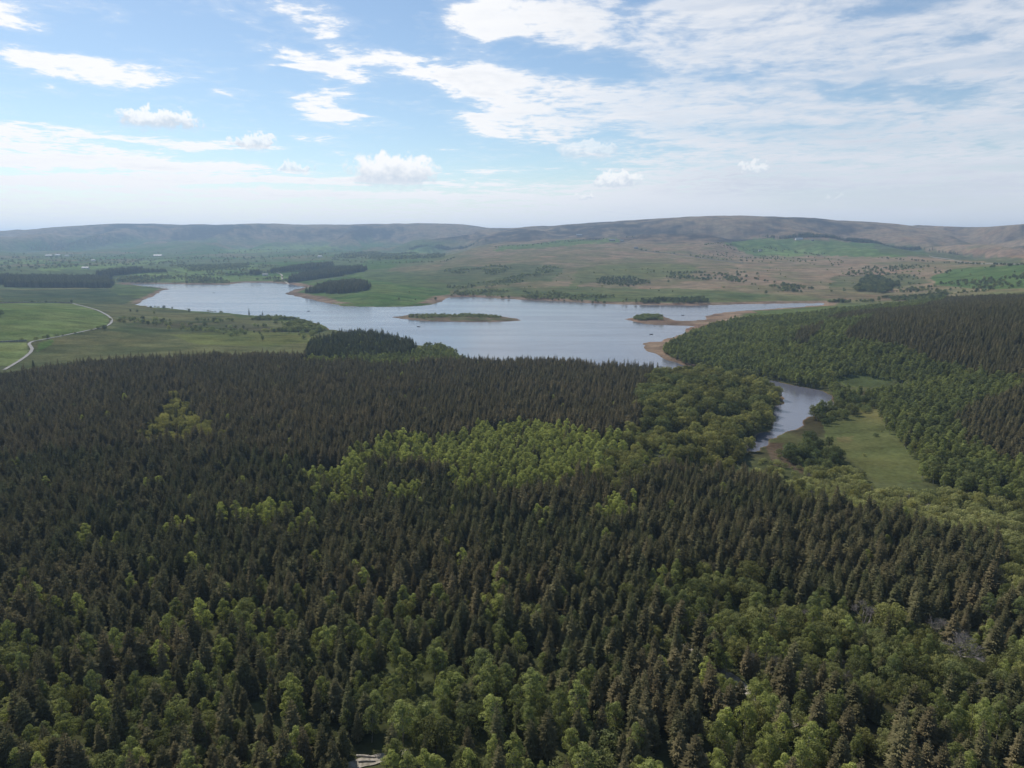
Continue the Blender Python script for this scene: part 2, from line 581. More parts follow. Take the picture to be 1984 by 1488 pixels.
# left bank rough pasture and fields
paint([(-400, 590), (0, 560), (240, 550), (330, 560), (260, 592), (620, 630), (900, 690), (-400, 760)], (0.105, 0.115, 0.05), (0.145, 0.145, 0.062), 3, 1, 0, 2200)
paint([(0, 562), (215, 560), (250, 566), (265, 575), (240, 592), (100, 585), (0, 586)], (0.06, 0.085, 0.04), (0.08, 0.10, 0.045), 4, 1, 0, 2600)
paint([(215, 556), (300, 552), (318, 562), (268, 580), (225, 570)], (0.11, 0.15, 0.05), (0.08, 0.11, 0.04), 4, 1, 0, 2600)
paint([(-400, 595), (0, 588), (95, 586), (150, 590), (190, 603), (213, 617), (206, 630), (150, 646), (80, 660), (-400, 668)], (0.12, 0.165, 0.05), (0.155, 0.195, 0.065), 5, 1, 0, 2200, False)
paint([(-400, 668), (0, 664), (52, 664), (56, 680), (48, 692), (20, 709), (-400, 730)], (0.19, 0.225, 0.08), (0.16, 0.20, 0.065), 6, 1, 0, 2200, False)
paint([(75, 664), (105, 656), (100, 668), (70, 682)], PAST2, PAST, 6, 1, 0, 2200, False)
paint([(200, 640), (260, 625), (420, 620), (600, 640), (600, 655), (400, 640), (260, 650)], (0.075, 0.095, 0.04), (0.10, 0.095, 0.05), 7, .8, 0, 2200)
paint([(330, 650), (430, 640), (600, 645), (610, 662), (520, 672), (380, 668)], (0.15, 0.16, 0.05), (0.12, 0.14, 0.045), 8, .9, 0, 2200)
# peninsula pasture with the round wood
paint([(555, 568), (600, 548), (700, 527), (760, 527), (850, 548), (880, 560), (850, 585), (800, 596), (660, 596), (600, 582)], PAST * 0.95, (0.12, 0.165, 0.05), 9, 1, 1200, 3000)
paint([(690, 535), (740, 528), (850, 532), (960, 545), (880, 565), (800, 555)], (0.105, 0.13, 0.05), (0.09, 0.11, 0.045), 10, .8, 1200, 3000)
# moorland slopes above the far shore
paint([(860, 520), (1000, 510), (1100, 520), (1060, 545), (900, 555), (820, 545)], (0.085, 0.11, 0.045), (0.11, 0.125, 0.055), 12, .85, 1500, 4000)
paint([(1120, 520), (1230, 508), (1340, 512), (1350, 530), (1250, 540), (1150, 545), (1100, 560)], (0.14, 0.155, 0.055), (0.12, 0.13, 0.05), 12, .85, 1500, 4000)
paint([(900, 560), (1100, 555), (1360, 560), (1500, 572), (1400, 590), (1100, 582), (900, 572)], (0.09, 0.12, 0.045), (0.12, 0.14, 0.055), 13, .85, 1500, 4000)
paint([(960, 478), (1090, 466), (1200, 462), (1200, 470), (1100, 476), (960, 486)], PAST, PAST2 * .9, 14, .9, 2500, 6000)
paint([(1400, 470), (1480, 462), (1560, 462), (1700, 472), (1790, 482), (1800, 496), (1700, 498), (1560, 494), (1460, 496)], PAST * .95, PAST2 * 0.9, 15, .95, 2500, 6000)
paint([(1460, 488), (1500, 485), (1600, 487), (1580, 495), (1480, 496)], PAST2, PAST2 * 1.1, 15, .95, 2500, 6000)
paint([(1690, 470), (1860, 492), (1980, 498), (1984, 512), (1860, 505), (1700, 490)], (0.10, 0.12, 0.05), (0.085, 0.10, 0.05), 16, .8, 2500, 6000)
paint([(1860, 490), (1900, 482), (2100, 482), (2100, 498), (1960, 500)], (0.28, 0.19, 0.12), (0.22, 0.15, 0.09), 16, .9, 2500, 6500)
paint([(1800, 535), (1850, 522), (1984, 512), (2300, 505), (2300, 560), (1900, 560), (1810, 552)], PAST * 0.85, (0.085, 0.135, 0.04), 17, .95, 1500, 4000)
paint([(1560, 572), (1660, 568), (1780, 570), (1830, 574), (1760, 582), (1640, 582)], (0.21, 0.145, 0.09), (0.16, 0.13, 0.07), 18, .9, 1400, 4000)
paint([(1620, 535), (1760, 530), (1800, 548), (1700, 560), (1600, 556)], (0.095, 0.115, 0.045), (0.13, 0.13, 0.06), 18, .8, 1400, 4000)
# fields on the far plain, left
for i, pl in enumerate([[(0, 505), (60, 503), (110, 506), (50, 511), (0, 510)], [(60, 520), (200, 512), (330, 502), (350, 506), (200, 520), (80, 526)], [(440, 484), (600, 474), (640, 478), (560, 486), (450, 492)],
                        [(590, 478), (640, 474), (660, 480), (600, 488)], [(0, 528), (16, 534), (16, 548), (0, 550)], [(330, 520), (480, 512), (500, 520), (360, 532)], [(720, 494), (800, 487), (850, 488), (740, 500)],
                        [(250, 525), (430, 532), (560, 536), (560, 545), (440, 546), (280, 545)]]):
    paint(pl, PAST2 * 1.25, PAST2, 20 + i, .9, 2200, 8000)
# right bank: creek meadows, mud
paint([(1600, 792), (1690, 768), (1725, 800), (1750, 850), (1810, 900), (1860, 930), (1700, 932), (1640, 885), (1600, 850)], (0.095, 0.108, 0.040), (0.135, 0.135, 0.052), 31, 1, 200, 900)
paint([(1615, 845), (1650, 843), (1650, 856), (1620, 856)], (0.16, 0.13, 0.06), (0.09, 0.11, 0.04), 31, .6, 200, 900)
paint([(1600, 724), (1660, 710), (1700, 714), (1790, 742), (1700, 752), (1640, 748)], (0.065, 0.085, 0.034), (0.085, 0.09, 0.04), 32, 1, 300, 1000)
paint([(1480, 860), (1520, 858), (1560, 880), (1560, 915), (1500, 905)], (0.105, 0.075, 0.055), (0.085, 0.08, 0.045), 33, .9, 200, 900)
# the wooded ground
WOOD_PX = [(-900, 760), (0, 724), (130, 702), (250, 693), (560, 685), (900, 694), (1260, 706), (1320, 700), (1420, 640), (1600, 600), (1830, 578), (2600, 560), (2600, 2400), (-900, 2400)]
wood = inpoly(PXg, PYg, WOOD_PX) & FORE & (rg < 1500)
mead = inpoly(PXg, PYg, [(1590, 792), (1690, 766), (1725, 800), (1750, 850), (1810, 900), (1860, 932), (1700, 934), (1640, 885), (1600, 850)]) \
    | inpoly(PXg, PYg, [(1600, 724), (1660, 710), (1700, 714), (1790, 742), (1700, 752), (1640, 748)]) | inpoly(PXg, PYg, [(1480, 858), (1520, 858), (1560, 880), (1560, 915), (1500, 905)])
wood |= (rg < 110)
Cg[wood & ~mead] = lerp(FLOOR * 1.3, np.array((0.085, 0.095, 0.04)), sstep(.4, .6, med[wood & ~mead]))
# drawn-down shore
wid = 8 + 26 * sstep(1000, 1500, rg) * (0.6 + 0.9 * fbm(GX / 140, GY / 140, 3, 91))
left_near = (PYg > 588) & (PXg < 1000)
isl = inpoly(PXg, PYg, [(750, 600), (1020, 604), (1030, 630), (750, 628)])
wid = np.where(left_near & ~isl, 3 + 10 * sstep(250, 330, PXg) * sstep(350, 310, PXg), wid)
spit = inpoly(PXg, PYg, [(1195, 610), (1300, 605), (1400, 605), (1450, 601), (1470, 606), (1420, 622), (1390, 640), (1330, 652), (1285, 668), (1300, 690), (1350, 705), (1330, 715), (1260, 690), (1235, 662), (1300, 640), (1200, 625)])
wid = np.where((PXg < 345) & (rg < 2400), wid * .45, wid)
wid = np.where(spit, 60, wid)
wid = np.where((GY < 720) & (PXg > 1400), 0.8 + 2 * fbm(GX / 20, GY / 20, 2, 95), wid)
sandm = np.clip((wid - GSD) / (0.25 * wid + 2), 0, 1) * (GSD < 200)
st = sstep(0.3, 0.7, fbm(GX / 30, GY / 30, 3, 93))[..., None]
scol = lerp(SAND, SAND2, st)
Cg = lerp(Cg, scol, sandm[..., None])
islg = isl & (GSD > 9)
Cg[islg] = lerp(np.array((0.13, 0.13, 0.06)), scol[islg], sstep(.45, .6, fbm(GX[islg] / 12, GY[islg] / 12, 3, 99))[:, None] * .7)
Cg *= (0.82 + 0.36 * fbm(GX / 14, GY / 14, 3, 97))[..., None]


def diffuse_mat(name, build):
    m = bpy.data.materials.new(name)
    m.use_nodes = True
    k = NT(m.node_tree)
    out = k.n('ShaderNodeOutputMaterial')
    sh = build(k)
    k.put(out.inputs[0], sh)
    return m


def ground_shader(k):
    at = k.n('ShaderNodeAttribute', attribute_name='cover')
    geo = k.n('ShaderNodeNewGeometry').outputs['Position']
    n1 = k.noise(geo, 0.35, 6, 0.6)
    n2 = k.noise(k.vmath('MULTIPLY', geo, (0.012, 0.05, 0.05)), 1.0, 5, 0.6)
    n3 = k.noise(geo, 0.03, 5, 0.6)
    v = k.math('ADD', k.math('ADD', k.math('MULTIPLY', n1, 0.7), k.math('MULTIPLY', n2, 0.6)), k.math('MULTIPLY', n3, 0.7))
    v = k.math('MAXIMUM', k.math('ADD', k.math('MULTIPLY', k.math('SUBTRACT', v, 1.0), 1.9), 1.0), 0.25)
    c = k.vmath('SCALE', at.outputs['Color'])
    k.put(c.node.inputs['Scale'], v)
    hue = k.noise(geo, 0.012, 4, 0.6)
    c = k.mix(k.rng(hue, 0.42, 0.68, 0.0, 0.4), c, k.vmath('MULTIPLY', c, (1.3, 1.0, 0.95)))
    bump = k.n('ShaderNodeBump')
    bump.inputs['Strength'].default_value = 0.5
    bump.inputs['Distance'].default_value = 0.8
    k.put(bump.inputs['Height'], n1)
    d = k.n('ShaderNodeBsdfDiffuse')
    d.inputs['Roughness'].default_value = 0.6
    k.put(d.inputs['Color'], c)
    k.put(d.inputs['Normal'], bump.outputs[0])
    return d.outputs[0]


M_GROUND = diffuse_mat('ground', ground_shader)


def build_ground():
    nr, nt = GX.shape
    v = np.stack([GX, GY, GZ], -1).reshape(-1, 3)
    i = np.arange(nr - 1)[:, None] * nt
    j = np.arange(nt - 1)[None, :]
    a = (i + j).ravel()
    q = np.stack([a, a + nt, a + nt + 1, a + 1], -1)
    q = q[:, ::-1]
    me = bpy.data.meshes.new('terrain')
    me.vertices.add(len(v))
    me.vertices.foreach_set('co', v.ravel())
    me.loops.add(q.size)
    me.loops.foreach_set('vertex_index', q.ravel().astype(np.int32))
    me.polygons.add(len(q))
    me.polygons.foreach_set('loop_start', np.arange(0, q.size, 4, dtype=np.int32))
    me.update(calc_edges=True)
    me.polygons.foreach_set('use_smooth', np.ones(len(q), bool))
    at = me.color_attributes.new('cover', 'FLOAT_COLOR', 'POINT')
    at.data.foreach_set('color', np.concatenate([Cg.reshape(-1, 3), np.ones((len(v), 1))], 1).ravel().astype(np.float32))
    me.materials.append(M_GROUND)
    me.update()
    o = link('terrain', me)
    o['kind'] = 'structure'
    if me.polygons[len(q) // 2].normal.z < 0:
        me.flip_normals()
    return o


build_ground()


def water_shader(k):
    geo = k.n('ShaderNodeNewGeometry').outputs['Position']
    wn = k.noise(k.vmath('MULTIPLY', geo, (0.5, 0.9, 1)), 1.0, 4, 0.6)
    lanes = k.noise(k.vmath('MULTIPLY', geo, (0.0035, 0.02, 1)), 1.0, 5, 0.6, 0.6)
    bump = k.n('ShaderNodeBump')
    bump.inputs['Strength'].default_value = 0.16
    bump.inputs['Distance'].default_value = 0.5
    k.put(bump.inputs['Height'], wn)
    p = k.n('ShaderNodeBsdfPrincipled')
    k.put(p.inputs['Base Color'], (0.105, 0.108, 0.135, 1))
    k.put(p.inputs['Roughness'], k.rng(lanes, 0.35, 0.65, 0.09, 0.18))
    p.inputs['IOR'].default_value = 1.333
    k.put(p.inputs['Normal'], bump.outputs[0])
    return p.outputs[0]


M_WATER = diffuse_mat('lake water', water_shader)


def build_water():
    xs = np.linspace(-1500, 1500, 60)
    ys = np.linspace(330, 2700, 60)
    X, Y = np.meshgrid(xs, ys)
    v = np.stack([X, Y, 0 * X], -1).reshape(-1, 3)
    f = [(r * 60 + c, r * 60 + c + 1, (r + 1) * 60 + c + 1, (r + 1) * 60 + c) for r in range(59) for c in range(59)]
    o = link('water', mesh('water', v, f, [M_WATER], smooth=True))
    o['kind'] = 'structure'


build_water()


# ------------------------------------------------------------------ foliage materials
def leaf_mat(name, ca, cb, trans=0.3, vary=0.35, nscale=0.9):
    """tint (an attribute each tree carries) runs from colour ca to cb; every tree also has its own lightness"""
    def sh(k):
        at = k.n('ShaderNodeAttribute', attribute_name='tint', attribute_type='INSTANCER')
        oi = k.n('ShaderNodeObjectInfo')
        pos = k.n('ShaderNodeTexCoord').outputs['Object']
        nz = k.noise(pos, nscale, 3, 0.6)
        t = k.math('ADD', at.outputs['Fac'], k.math('MULTIPLY', k.math('SUBTRACT', nz, 0.5), 0.5), clamp=True)
        c = k.mix(t, ca, cb)
        lum = k.math('ADD', 1.0 - vary, k.math('MULTIPLY', oi.outputs['Random'], 2 * vary))
        lum = k.math('MULTIPLY', lum, k.rng(nz, 0.25, 0.75, 0.75, 1.25))
        c = k.vmath('SCALE', c)
        k.put(c.node.inputs['Scale'], lum)
        d = k.n('ShaderNodeBsdfDiffuse')
        k.put(d.inputs[0], c)
        tr = k.n('ShaderNodeBsdfTranslucent')
        k.put(tr.inputs[0], k.vmath('MULTIPLY', c, (1.15, 1.2, 0.75)))
        m = k.n('ShaderNodeMixShader')
        m.inputs[0].default_value = trans
        k.put(m.inputs[1], d.outputs[0])
        k.put(m.inputs[2], tr.outputs[0])
        return m.outputs[0]
    return diffuse_mat(name, sh)


def bark_mat(name, a, b):
    def sh(k):
        pos = k.n('ShaderNodeTexCoord').outputs['Object']
        nz = k.noise(k.vmath('MULTIPLY', pos, (6, 6, 1.2)), 1.0, 4, 0.6)
        d = k.n('ShaderNodeBsdfDiffuse')
        k.put(d.inputs[0], k.mix(k.rng(nz, .35, .65), a, b))
        return d.outputs[0]
    return diffuse_mat(name, sh)


M_SPRUCE = leaf_mat('spruce needles', (0.125, 0.138, 0.062), (0.245, 0.198, 0.112), 0.38, 0.28)
M_BIRCH = leaf_mat('birch leaves', (0.135, 0.155, 0.075), (0.355, 0.37, 0.12), 0.5, 0.30)
M_BROAD = leaf_mat('broadleaf foliage', (0.10, 0.125, 0.062), (0.30, 0.275, 0.10), 0.45, 0.34)
M_SHRUB = leaf_mat('willow scrub leaves', (0.14, 0.17, 0.075), (0.32, 0.31, 0.14), 0.45, 0.25)
M_BARK = bark_mat('brown bark', (0.07, 0.05, 0.035), (0.12, 0.09, 0.065))
M_BIRCHBARK = bark_mat('pale birch bark', (0.42, 0.40, 0.36), (0.10, 0.09, 0.08))
M_GREYBARK = bark_mat('grey bark and twigs', (0.19, 0.165, 0.145), (0.29, 0.26, 0.24))


# ------------------------------------------------------------------ tree shapes
def prism(V, F, p, q, r0, r1, n=5):
    p, q = Vector(p), Vector(q)
    z = (q - p).normalized()
    x = z.orthogonal().normalized()
    y = z.cross(x)
    b = len(V)
    for c, r in ((p, r0), (q, r1)):
        for i in range(n):
            a = 2 * math.pi * i / n
            V.append(c + (x * math.cos(a) + y * math.sin(a)) * r)
    for i in range(n):
        j = (i + 1) % n
        F.append((b + i, b + j, b + n + j, b + n + i))


def spruce(seed, H=16.0, RB=2.15, whorls=18, nb=11):
    rd = random.Random(seed)
    tv, tf, cv_, cf = [], [], [], []
    lean = Vector((rd.uniform(-.4, .4), rd.uniform(-.4, .4), 0))

    def axis(z):
        return lean * (z / H) ** 2
    for a, b, ra, rb in ((-0.5, H * .45, 0.19, 0.13), (H * .45, H * 0.97, 0.13, 0.03)):
        prism(tv, tf, axis(max(a, 0)) + Vector((0, 0, a)), axis(b) + Vector((0, 0, b)), ra, rb, 6)

    def kite(o, d, L, w, droop):
        side = Vector((-d.y, d.x, 0)).normalized()
        m = o + d * (L * 0.55) + Vector((0, 0, 0.02 * L))
        tip = o + d * L + Vector((0, 0, -droop * L))
        sag = Vector((0, 0, -0.55 * w - .06))
        b = len(cv_)
        cv_.extend([o, m + side * w + sag, tip, m - side * w + sag, m])
        cf.extend([(b, b + 1, b + 4), (b + 1, b + 2, b + 4), (b + 4, b + 2, b + 3), (b, b + 4, b + 3)])
    for i in range(whorls):
        t = i / (whorls - 1)
        z = H * (0.13 + 0.84 * t ** 0.92)
        rad = RB * ((1 - t) ** 0.66) * rd.uniform(.82, 1.12) + 0.12
        if t < 0.15:
            rad *= 0.75 + t * 1.6
        n = max(5, int(round(nb * (0.65 + 0.35 * (1 - t)))))
        ph = rd.uniform(0, 6.3)
        for j in range(n):
            a = ph + 2 * math.pi * (j + rd.uniform(-.25, .25)) / n
            L = rad * rd.uniform(0.72, 1.2)
            up = -0.05 + 0.55 * t ** 2
            d = Vector((math.cos(a), math.sin(a), up)).normalized()
            o = axis(z) + Vector((0, 0, z + rd.uniform(-.22, .22)))
            kite(o, d, L, L * 0.15 + 0.05, rd.uniform(0.02, 0.20) * (1 - t))
            for sgn in (-1, 1):
                a2 = a + sgn * rd.uniform(.45, .75)
                d2 = Vector((math.cos(a2), math.sin(a2), up - 0.12)).normalized()
                kite(o + d * (L * rd.uniform(.25, .5)), d2, L * rd.uniform(.42, .6), L * 0.11 + 0.04, .12)
    top = axis(H) + Vector((0, 0, H))
    b = len(cv_)
    cv_.extend([top, top + Vector((.07, 0, -1.0)), top + Vector((-.05, .06, -1.0)), top + Vector((-.04, -.06, -1.0))])
    cf.extend([(b, b + 1, b + 2), (b, b + 2, b + 3), (b, b + 3, b + 1)])
    return tv, tf, cv_, cf


def leafy(seed, H, RC, base, lobes, leaves, leaf, top=1.0, trunk_r=0.16, lob=(0.32, 0.5)):
    """trunk with limbs, and a crown of leaf sprays set on many uneven lobes"""
    rd = random.Random(seed)
    tv, tf, cv_, cf = [], [], [], []
    zc = (H + base) / 2
    hz = (H - base) / 2
    mid = Vector((rd.uniform(-.3, .3), rd.uniform(-.3, .3), base + 0.3 * hz))
    prism(tv, tf, (0, 0, -.5), mid, trunk_r, trunk_r * .75, 6)
    prism(tv, tf, mid, (mid.x * 1.6, mid.y * 1.6, H - 0.45 * hz), trunk_r * .75, trunk_r * .3, 5)
    for li in range(lobes):
        g = li * 2.39996 + rd.uniform(-.4, .4)
        t = (li + 0.5) / lobes
        zz = -0.75 + 1.65 * t
        prof = math.sqrt(max(0.02, 1 - (zz * 0.98) ** 2)) if zz > -0.2 else 1.0 - 0.35 * (abs(zz) - .2)
        rr_ = RC * prof * rd.uniform(0.45, 0.82)
        if zz > .5:
            rr_ *= top
        c = Vector((rr_ * math.cos(g), rr_ * math.sin(g), zc + hz * zz * 0.86 + rd.uniform(-.06, .06) * H))
        lr = RC * rd.uniform(*lob) * (1.0 if zz < .5 else 0.85)
        prism(tv, tf, mid + Vector((0, 0, rd.uniform(-.1, .6) * hz)), c, trunk_r * .35, 0.03, 3)
        for q in range(leaves):
            u = rd.uniform(-0.55, 1)
            a = rd.uniform(0, 6.2832)
            s = math.sqrt(1 - u * u)
            n = Vector((s * math.cos(a), s * math.sin(a), u))
            p = c + Vector((n.x, n.y, n.z * 0.85)) * (lr * rd.uniform(0.78, 1.08))
            nn = (n + Vector((rd.uniform(-1, 1), rd.uniform(-1, 1), rd.uniform(-.6, 1))) * 0.65).normalized()
            x = nn.orthogonal().normalized()
            y = nn.cross(x)
            w = rd.uniform(0, 6.28)
            x, y = x * math.cos(w) + y * math.sin(w), y * math.cos(w) - x * math.sin(w)
            l = leaf * rd.uniform(.6, 1.3)
            b = len(cv_)
            cv_.extend([p - x * l, p + y * l * .55 - nn * l * .1, p + x * l, p - y * l * .55 - nn * l * .1])
            cf.append((b, b + 1, b + 2, b + 3))
    return tv, tf, cv_, cf


def bare(seed, H=11.0, spread=1.0):
    rd = random.Random(seed)
    tv, tf, cv_, cf = [], [], [], []

    def grow(p, d, L, r, lev, V, F):
        q = p + d * L
        prism(V, F, p, q, r, r * .62, 5 if lev < 2 else 3)
        if lev >= 5:
            return
        for i in range(3 if lev < 2 else 4):
            ax = Vector((rd.uniform(-1, 1), rd.uniform(-1, 1), rd.uniform(-.25, .6)))
            nd = (d * .8 + ax * spread).normalized()
            grow(p + d * L * rd.uniform(.6, 1), nd, L * rd.uniform(.62, .85), max(.016, r * .56), lev + 1, cv_, cf)
    grow(Vector((0, 0, -.4)), Vector((0, 0, 1)), H * .26, .2, 0, tv, tf)
    return tv, tf, cv_, cf


SPECIES = {}


def species(name, builders, leafm, barkm, height):
    coll = bpy.data.collections.new('shapes ' + name)      # shapes for the far mass, not placed in the scene themselves
    lst = []
    for i, (tv, tf, cv_, cf) in enumerate(builders):
        tm = mesh(name + ' trunk', tv, tf, [barkm])
        cm = mesh(name + ' crown', cv_, cf, [leafm])
        nt = len(tv)
        jm = mesh(name, list(tv) + list(cv_), list(tf) + [tuple(a + nt for a in f) for f in cf], [barkm, leafm], [0] * len(tf) + [1] * len(cf))
        o = bpy.data.objects.new('%s shape %02d' % (name, i), jm)
        coll.objects.link(o)
        lst.append((tm, cm))
    SPECIES[name] = dict(coll=coll, parts=lst, h=height)


species('spruce', [spruce(10 + i, H=h, RB=r) for i, (h, r) in enumerate(((11.5, 2.6), (12.5, 2.5), (10.5, 2.8), (12, 2.4), (9.5, 2.6), (13.2, 2.0), (8.5, 2.3), (11, 2.9)))], M_SPRUCE, M_BARK, 11.5)
species('birch', [leafy(30 + i, h, rc, b, 15, 125, .215, .55, .12, (.34, .52)) for i, (h, rc, b) in enumerate(((11.5, 2.5, 2.0), (12.5, 2.3, 2.2), (10.5, 2.7, 1.6), (9.5, 2.2, 1.6)))], M_BIRCH, M_BIRCHBARK, 11)
species('broad', [leafy(50 + i, h, rc, b, 26, 120, .26, 1.0, .26, (.26, .40)) for i, (h, rc, b) in enumerate(((11.5, 5.0, 1.2), (12.5, 4.6, 1.8), (10, 4.6, 0.9), (9.5, 4.2, 0.8)))], M_BROAD, M_BARK, 11)
species('shrub', [leafy(70 + i, h, rc, b, 12, 80, .19, 1.0, .07, (.36, .5)) for i, (h, rc, b) in enumerate(((3.6, 2.3, .1), (4.2, 2.5, .2), (3.0, 2.6, .0)))], M_SHRUB, M_BARK, 3.6)
species('bare', [bare(90 + i, h) for i, h in enumerate((11, 9.5, 10.5))], M_GREYBARK, M_GREYBARK, 11)


# ------------------------------------------------------------------ where the trees stand
ZONES = []


def zone(name, *polys):
    for p in polys:
        ZONES.append((name, p))


zone('spruce_brown', [(-900, 770), (-300, 742), (0, 722), (60, 712), (130, 700), (250, 691), (400, 684), (560, 683), (640, 692), (780, 697), (950, 692), (1100, 697), (1262, 707),
                      (1275, 715), (1240, 750), (1235, 800), (1200, 850), (1150, 905), (1180, 900), (1240, 893), (1330, 890), (1430, 904), (1500, 922), (1560, 950), (1700, 982), (1850, 1008), (1930, 1026), (1950, 1070),
                      (1920, 1100), (2600, 1120), (2600, 2600), (-900, 2600)])
zone('spruce', [(-900, 900), (0, 880), (250, 850), (420, 850), (560, 880), (620, 900), (700, 890), (820, 905), (1060, 935), (1170, 945), (1240, 900), (1500, 924), (1850, 1010), (1930, 1028), (1940, 1100),
                (1800, 1180), (1330, 1085), (1000, 1105), (700, 1090), (300, 1105), (0, 1090), (-900, 1130)])
zone('mixed', [(-900, 1130), (0, 1090), (300, 1105), (700, 1090), (1000, 1105), (1300, 1085), (1600, 1130), (1800, 1180), (1984, 1110), (2600, 1120), (2600, 2600), (-900, 2600)])
zone('birch', [(680, 868), (700, 848), (790, 838), (850, 845), (900, 832), (960, 812), (1040, 812), (1130, 822), (1150, 832), (1230, 830), (1260, 815), (1275, 850), (1200, 885), (1150, 915), (1050, 932), (930, 930), (860, 918), (820, 892), (760, 885), (690, 882)],
     [(590, 915), (640, 890), (680, 880), (700, 905), (640, 935)],
     [(410, 985), (460, 965), (560, 955), (600, 985), (604, 1003), (540, 985), (450, 992)], [(250, 1002), (380, 990), (410, 998), (300, 1015)], [(130, 1020), (190, 1003), (200, 1015), (150, 1028)],
     [(620, 945), (720, 935), (730, 950), (640, 965)], [(740, 940), (800, 925), (820, 940), (770, 950)], [(1130, 960), (1190, 945), (1210, 975), (1150, 985)])
zone('birchlow',
     [(860, 1265), (960, 1250), (1010, 1280), (1060, 1330), (1045, 1395), (960, 1390), (870, 1400), (830, 1340)], [(690, 1400), (760, 1290), (850, 1250), (860, 1330), (800, 1400), (700, 1440)], [(1350, 1380), (1480, 1360), (1560, 1400), (1700, 1480), (1400, 1490)], [(1750, 1340), (1900, 1330), (1984, 1380), (1900, 1420)], [(760, 1440), (830, 1380), (880, 1420), (1040, 1445), (1150, 1415), (1300, 1430), (1340, 1500), (740, 1500)],
     [(530, 1340), (600, 1300), (640, 1320), (650, 1400), (570, 1410)], [(150, 1480), (140, 1440), (185, 1425), (190, 1485)], [(950, 1170), (1005, 1160), (1015, 1220), (960, 1220)],
     [(1640, 1400), (1720, 1370), (1740, 1440), (1660, 1470)], [(700, 1230), (860, 1210), (900, 1260), (820, 1320), (720, 1300)], [(1330, 1240), (1420, 1230), (1460, 1290), (1380, 1300)], [(330, 1330), (420, 1310), (440, 1360), (350, 1380)], [(130, 1350), (210, 1340), (215, 1385), (140, 1400)], [(1100, 1330), (1180, 1320), (1200, 1390), (1120, 1400)], [(380, 1160), (460, 1140), (470, 1175), (400, 1190)], [(0, 1230), (80, 1220), (90, 1260), (0, 1270)])
zone('palewood', [(258, 838), (300, 793), (330, 765), (345, 757), (372, 790), (425, 825), (438, 832), (330, 832), (275, 842)])
zone('spur', [(1240, 755), (1262, 725), (1300, 712), (1360, 712), (1450, 716), (1505, 738), (1512, 780), (1488, 825), (1438, 868), (1400, 868), (1340, 845), (1290, 850), (1245, 810)])
zone('spurlow', [(1150, 905), (1200, 850), (1240, 800), (1290, 850), (1340, 845), (1400, 868), (1438, 872), (1430, 890), (1330, 884), (1240, 893), (1200, 940), (1160, 940)])
zone('willowmix', [(1335, 1090), (1420, 1098), (1500, 1125), (1620, 1155), (1700, 1165), (1770, 1190), (1860, 1250), (1940, 1225), (2050, 1215), (2050, 1300), (1850, 1310), (1700, 1320), (1560, 1290), (1470, 1250), (1400, 1235), (1340, 1160)])
zone('rightwood', [(1285, 668), (1340, 640), (1420, 614), (1520, 607), (1600, 598), (1720, 588), (1830, 575), (2600, 560), (2600, 975), (1984, 945), (1860, 925), (1760, 890), (1700, 800), (1690, 775), (1620, 782), (1585, 800), (1560, 770), (1545, 745), (1500, 735), (1420, 715), (1330, 700)])
zone('meadow', [(1596, 790), (1690, 764), (1722, 800), (1748, 850), (1800, 898), (1856, 926), (1700, 926), (1640, 885), (1600, 850)], [(1610, 722), (1660, 711), (1700, 715), (1785, 740), (1700, 750), (1640, 746)],
     [(1440, 612), (1520, 604), (1610, 594), (1600, 600), (1530, 608)])
zone('belt', [(1590, 800), (1610, 780), (1640, 755), (1700, 755), (1695, 772), (1640, 790), (1600, 808)], [(1500, 862), (1560, 832), (1595, 812), (1605, 850), (1640, 885), (1660, 905), (1560, 900)])
zone('scrub', [(1560, 885), (1640, 885), (1700, 925), (1860, 930), (1984, 950), (2600, 980), (2600, 1130), (1950, 1120), (1950, 1070), (1930, 1026), (1850, 1008), (1700, 982), (1560, 950), (1500, 922), (1440, 895)])
zone('bog', [(1478, 862), (1520, 856), (1556, 880), (1560, 905), (1510, 905)])
zone('rightspruce', [(1642, 645), (1660, 622), (1700, 607), (1780, 592), (1850, 574), (2600, 552), (2600, 745), (1984, 728), (1900, 714), (1800, 692), (1742, 664), (1660, 655)], [(1530, 660), (1552, 640), (1592, 622), (1596, 636), (1560, 662)],
     [(1850, 800), (1900, 768), (1984, 748), (2600, 760), (2600, 900), (1984, 878), (1905, 862), (1862, 835)], [(1600, 612), (1660, 602), (1760, 594), (1800, 596), (1700, 606), (1620, 618)])
zone('shorespruce', [(588, 672), (612, 652), (660, 640), (720, 636), (790, 648), (806, 665), (790, 682), (700, 688), (600, 688)])
zone('shorewood', [(600, 690), (800, 680), (850, 655), (880, 672), (905, 690), (780, 700)], [(580, 692), (600, 684), (700, 690), (640, 698)])
zone('open', [(318, 708), (333, 708), (338, 757), (325, 757)], [(585, 880), (640, 876), (650, 905), (600, 912)], [(676, 1448), (738, 1444), (742, 1540), (668, 1540)], [(1325, 1258), (1350, 1262), (1350, 1276), (1322, 1274)], [(1405, 1310), (1440, 1322), (1450, 1345), (1420, 1335)])

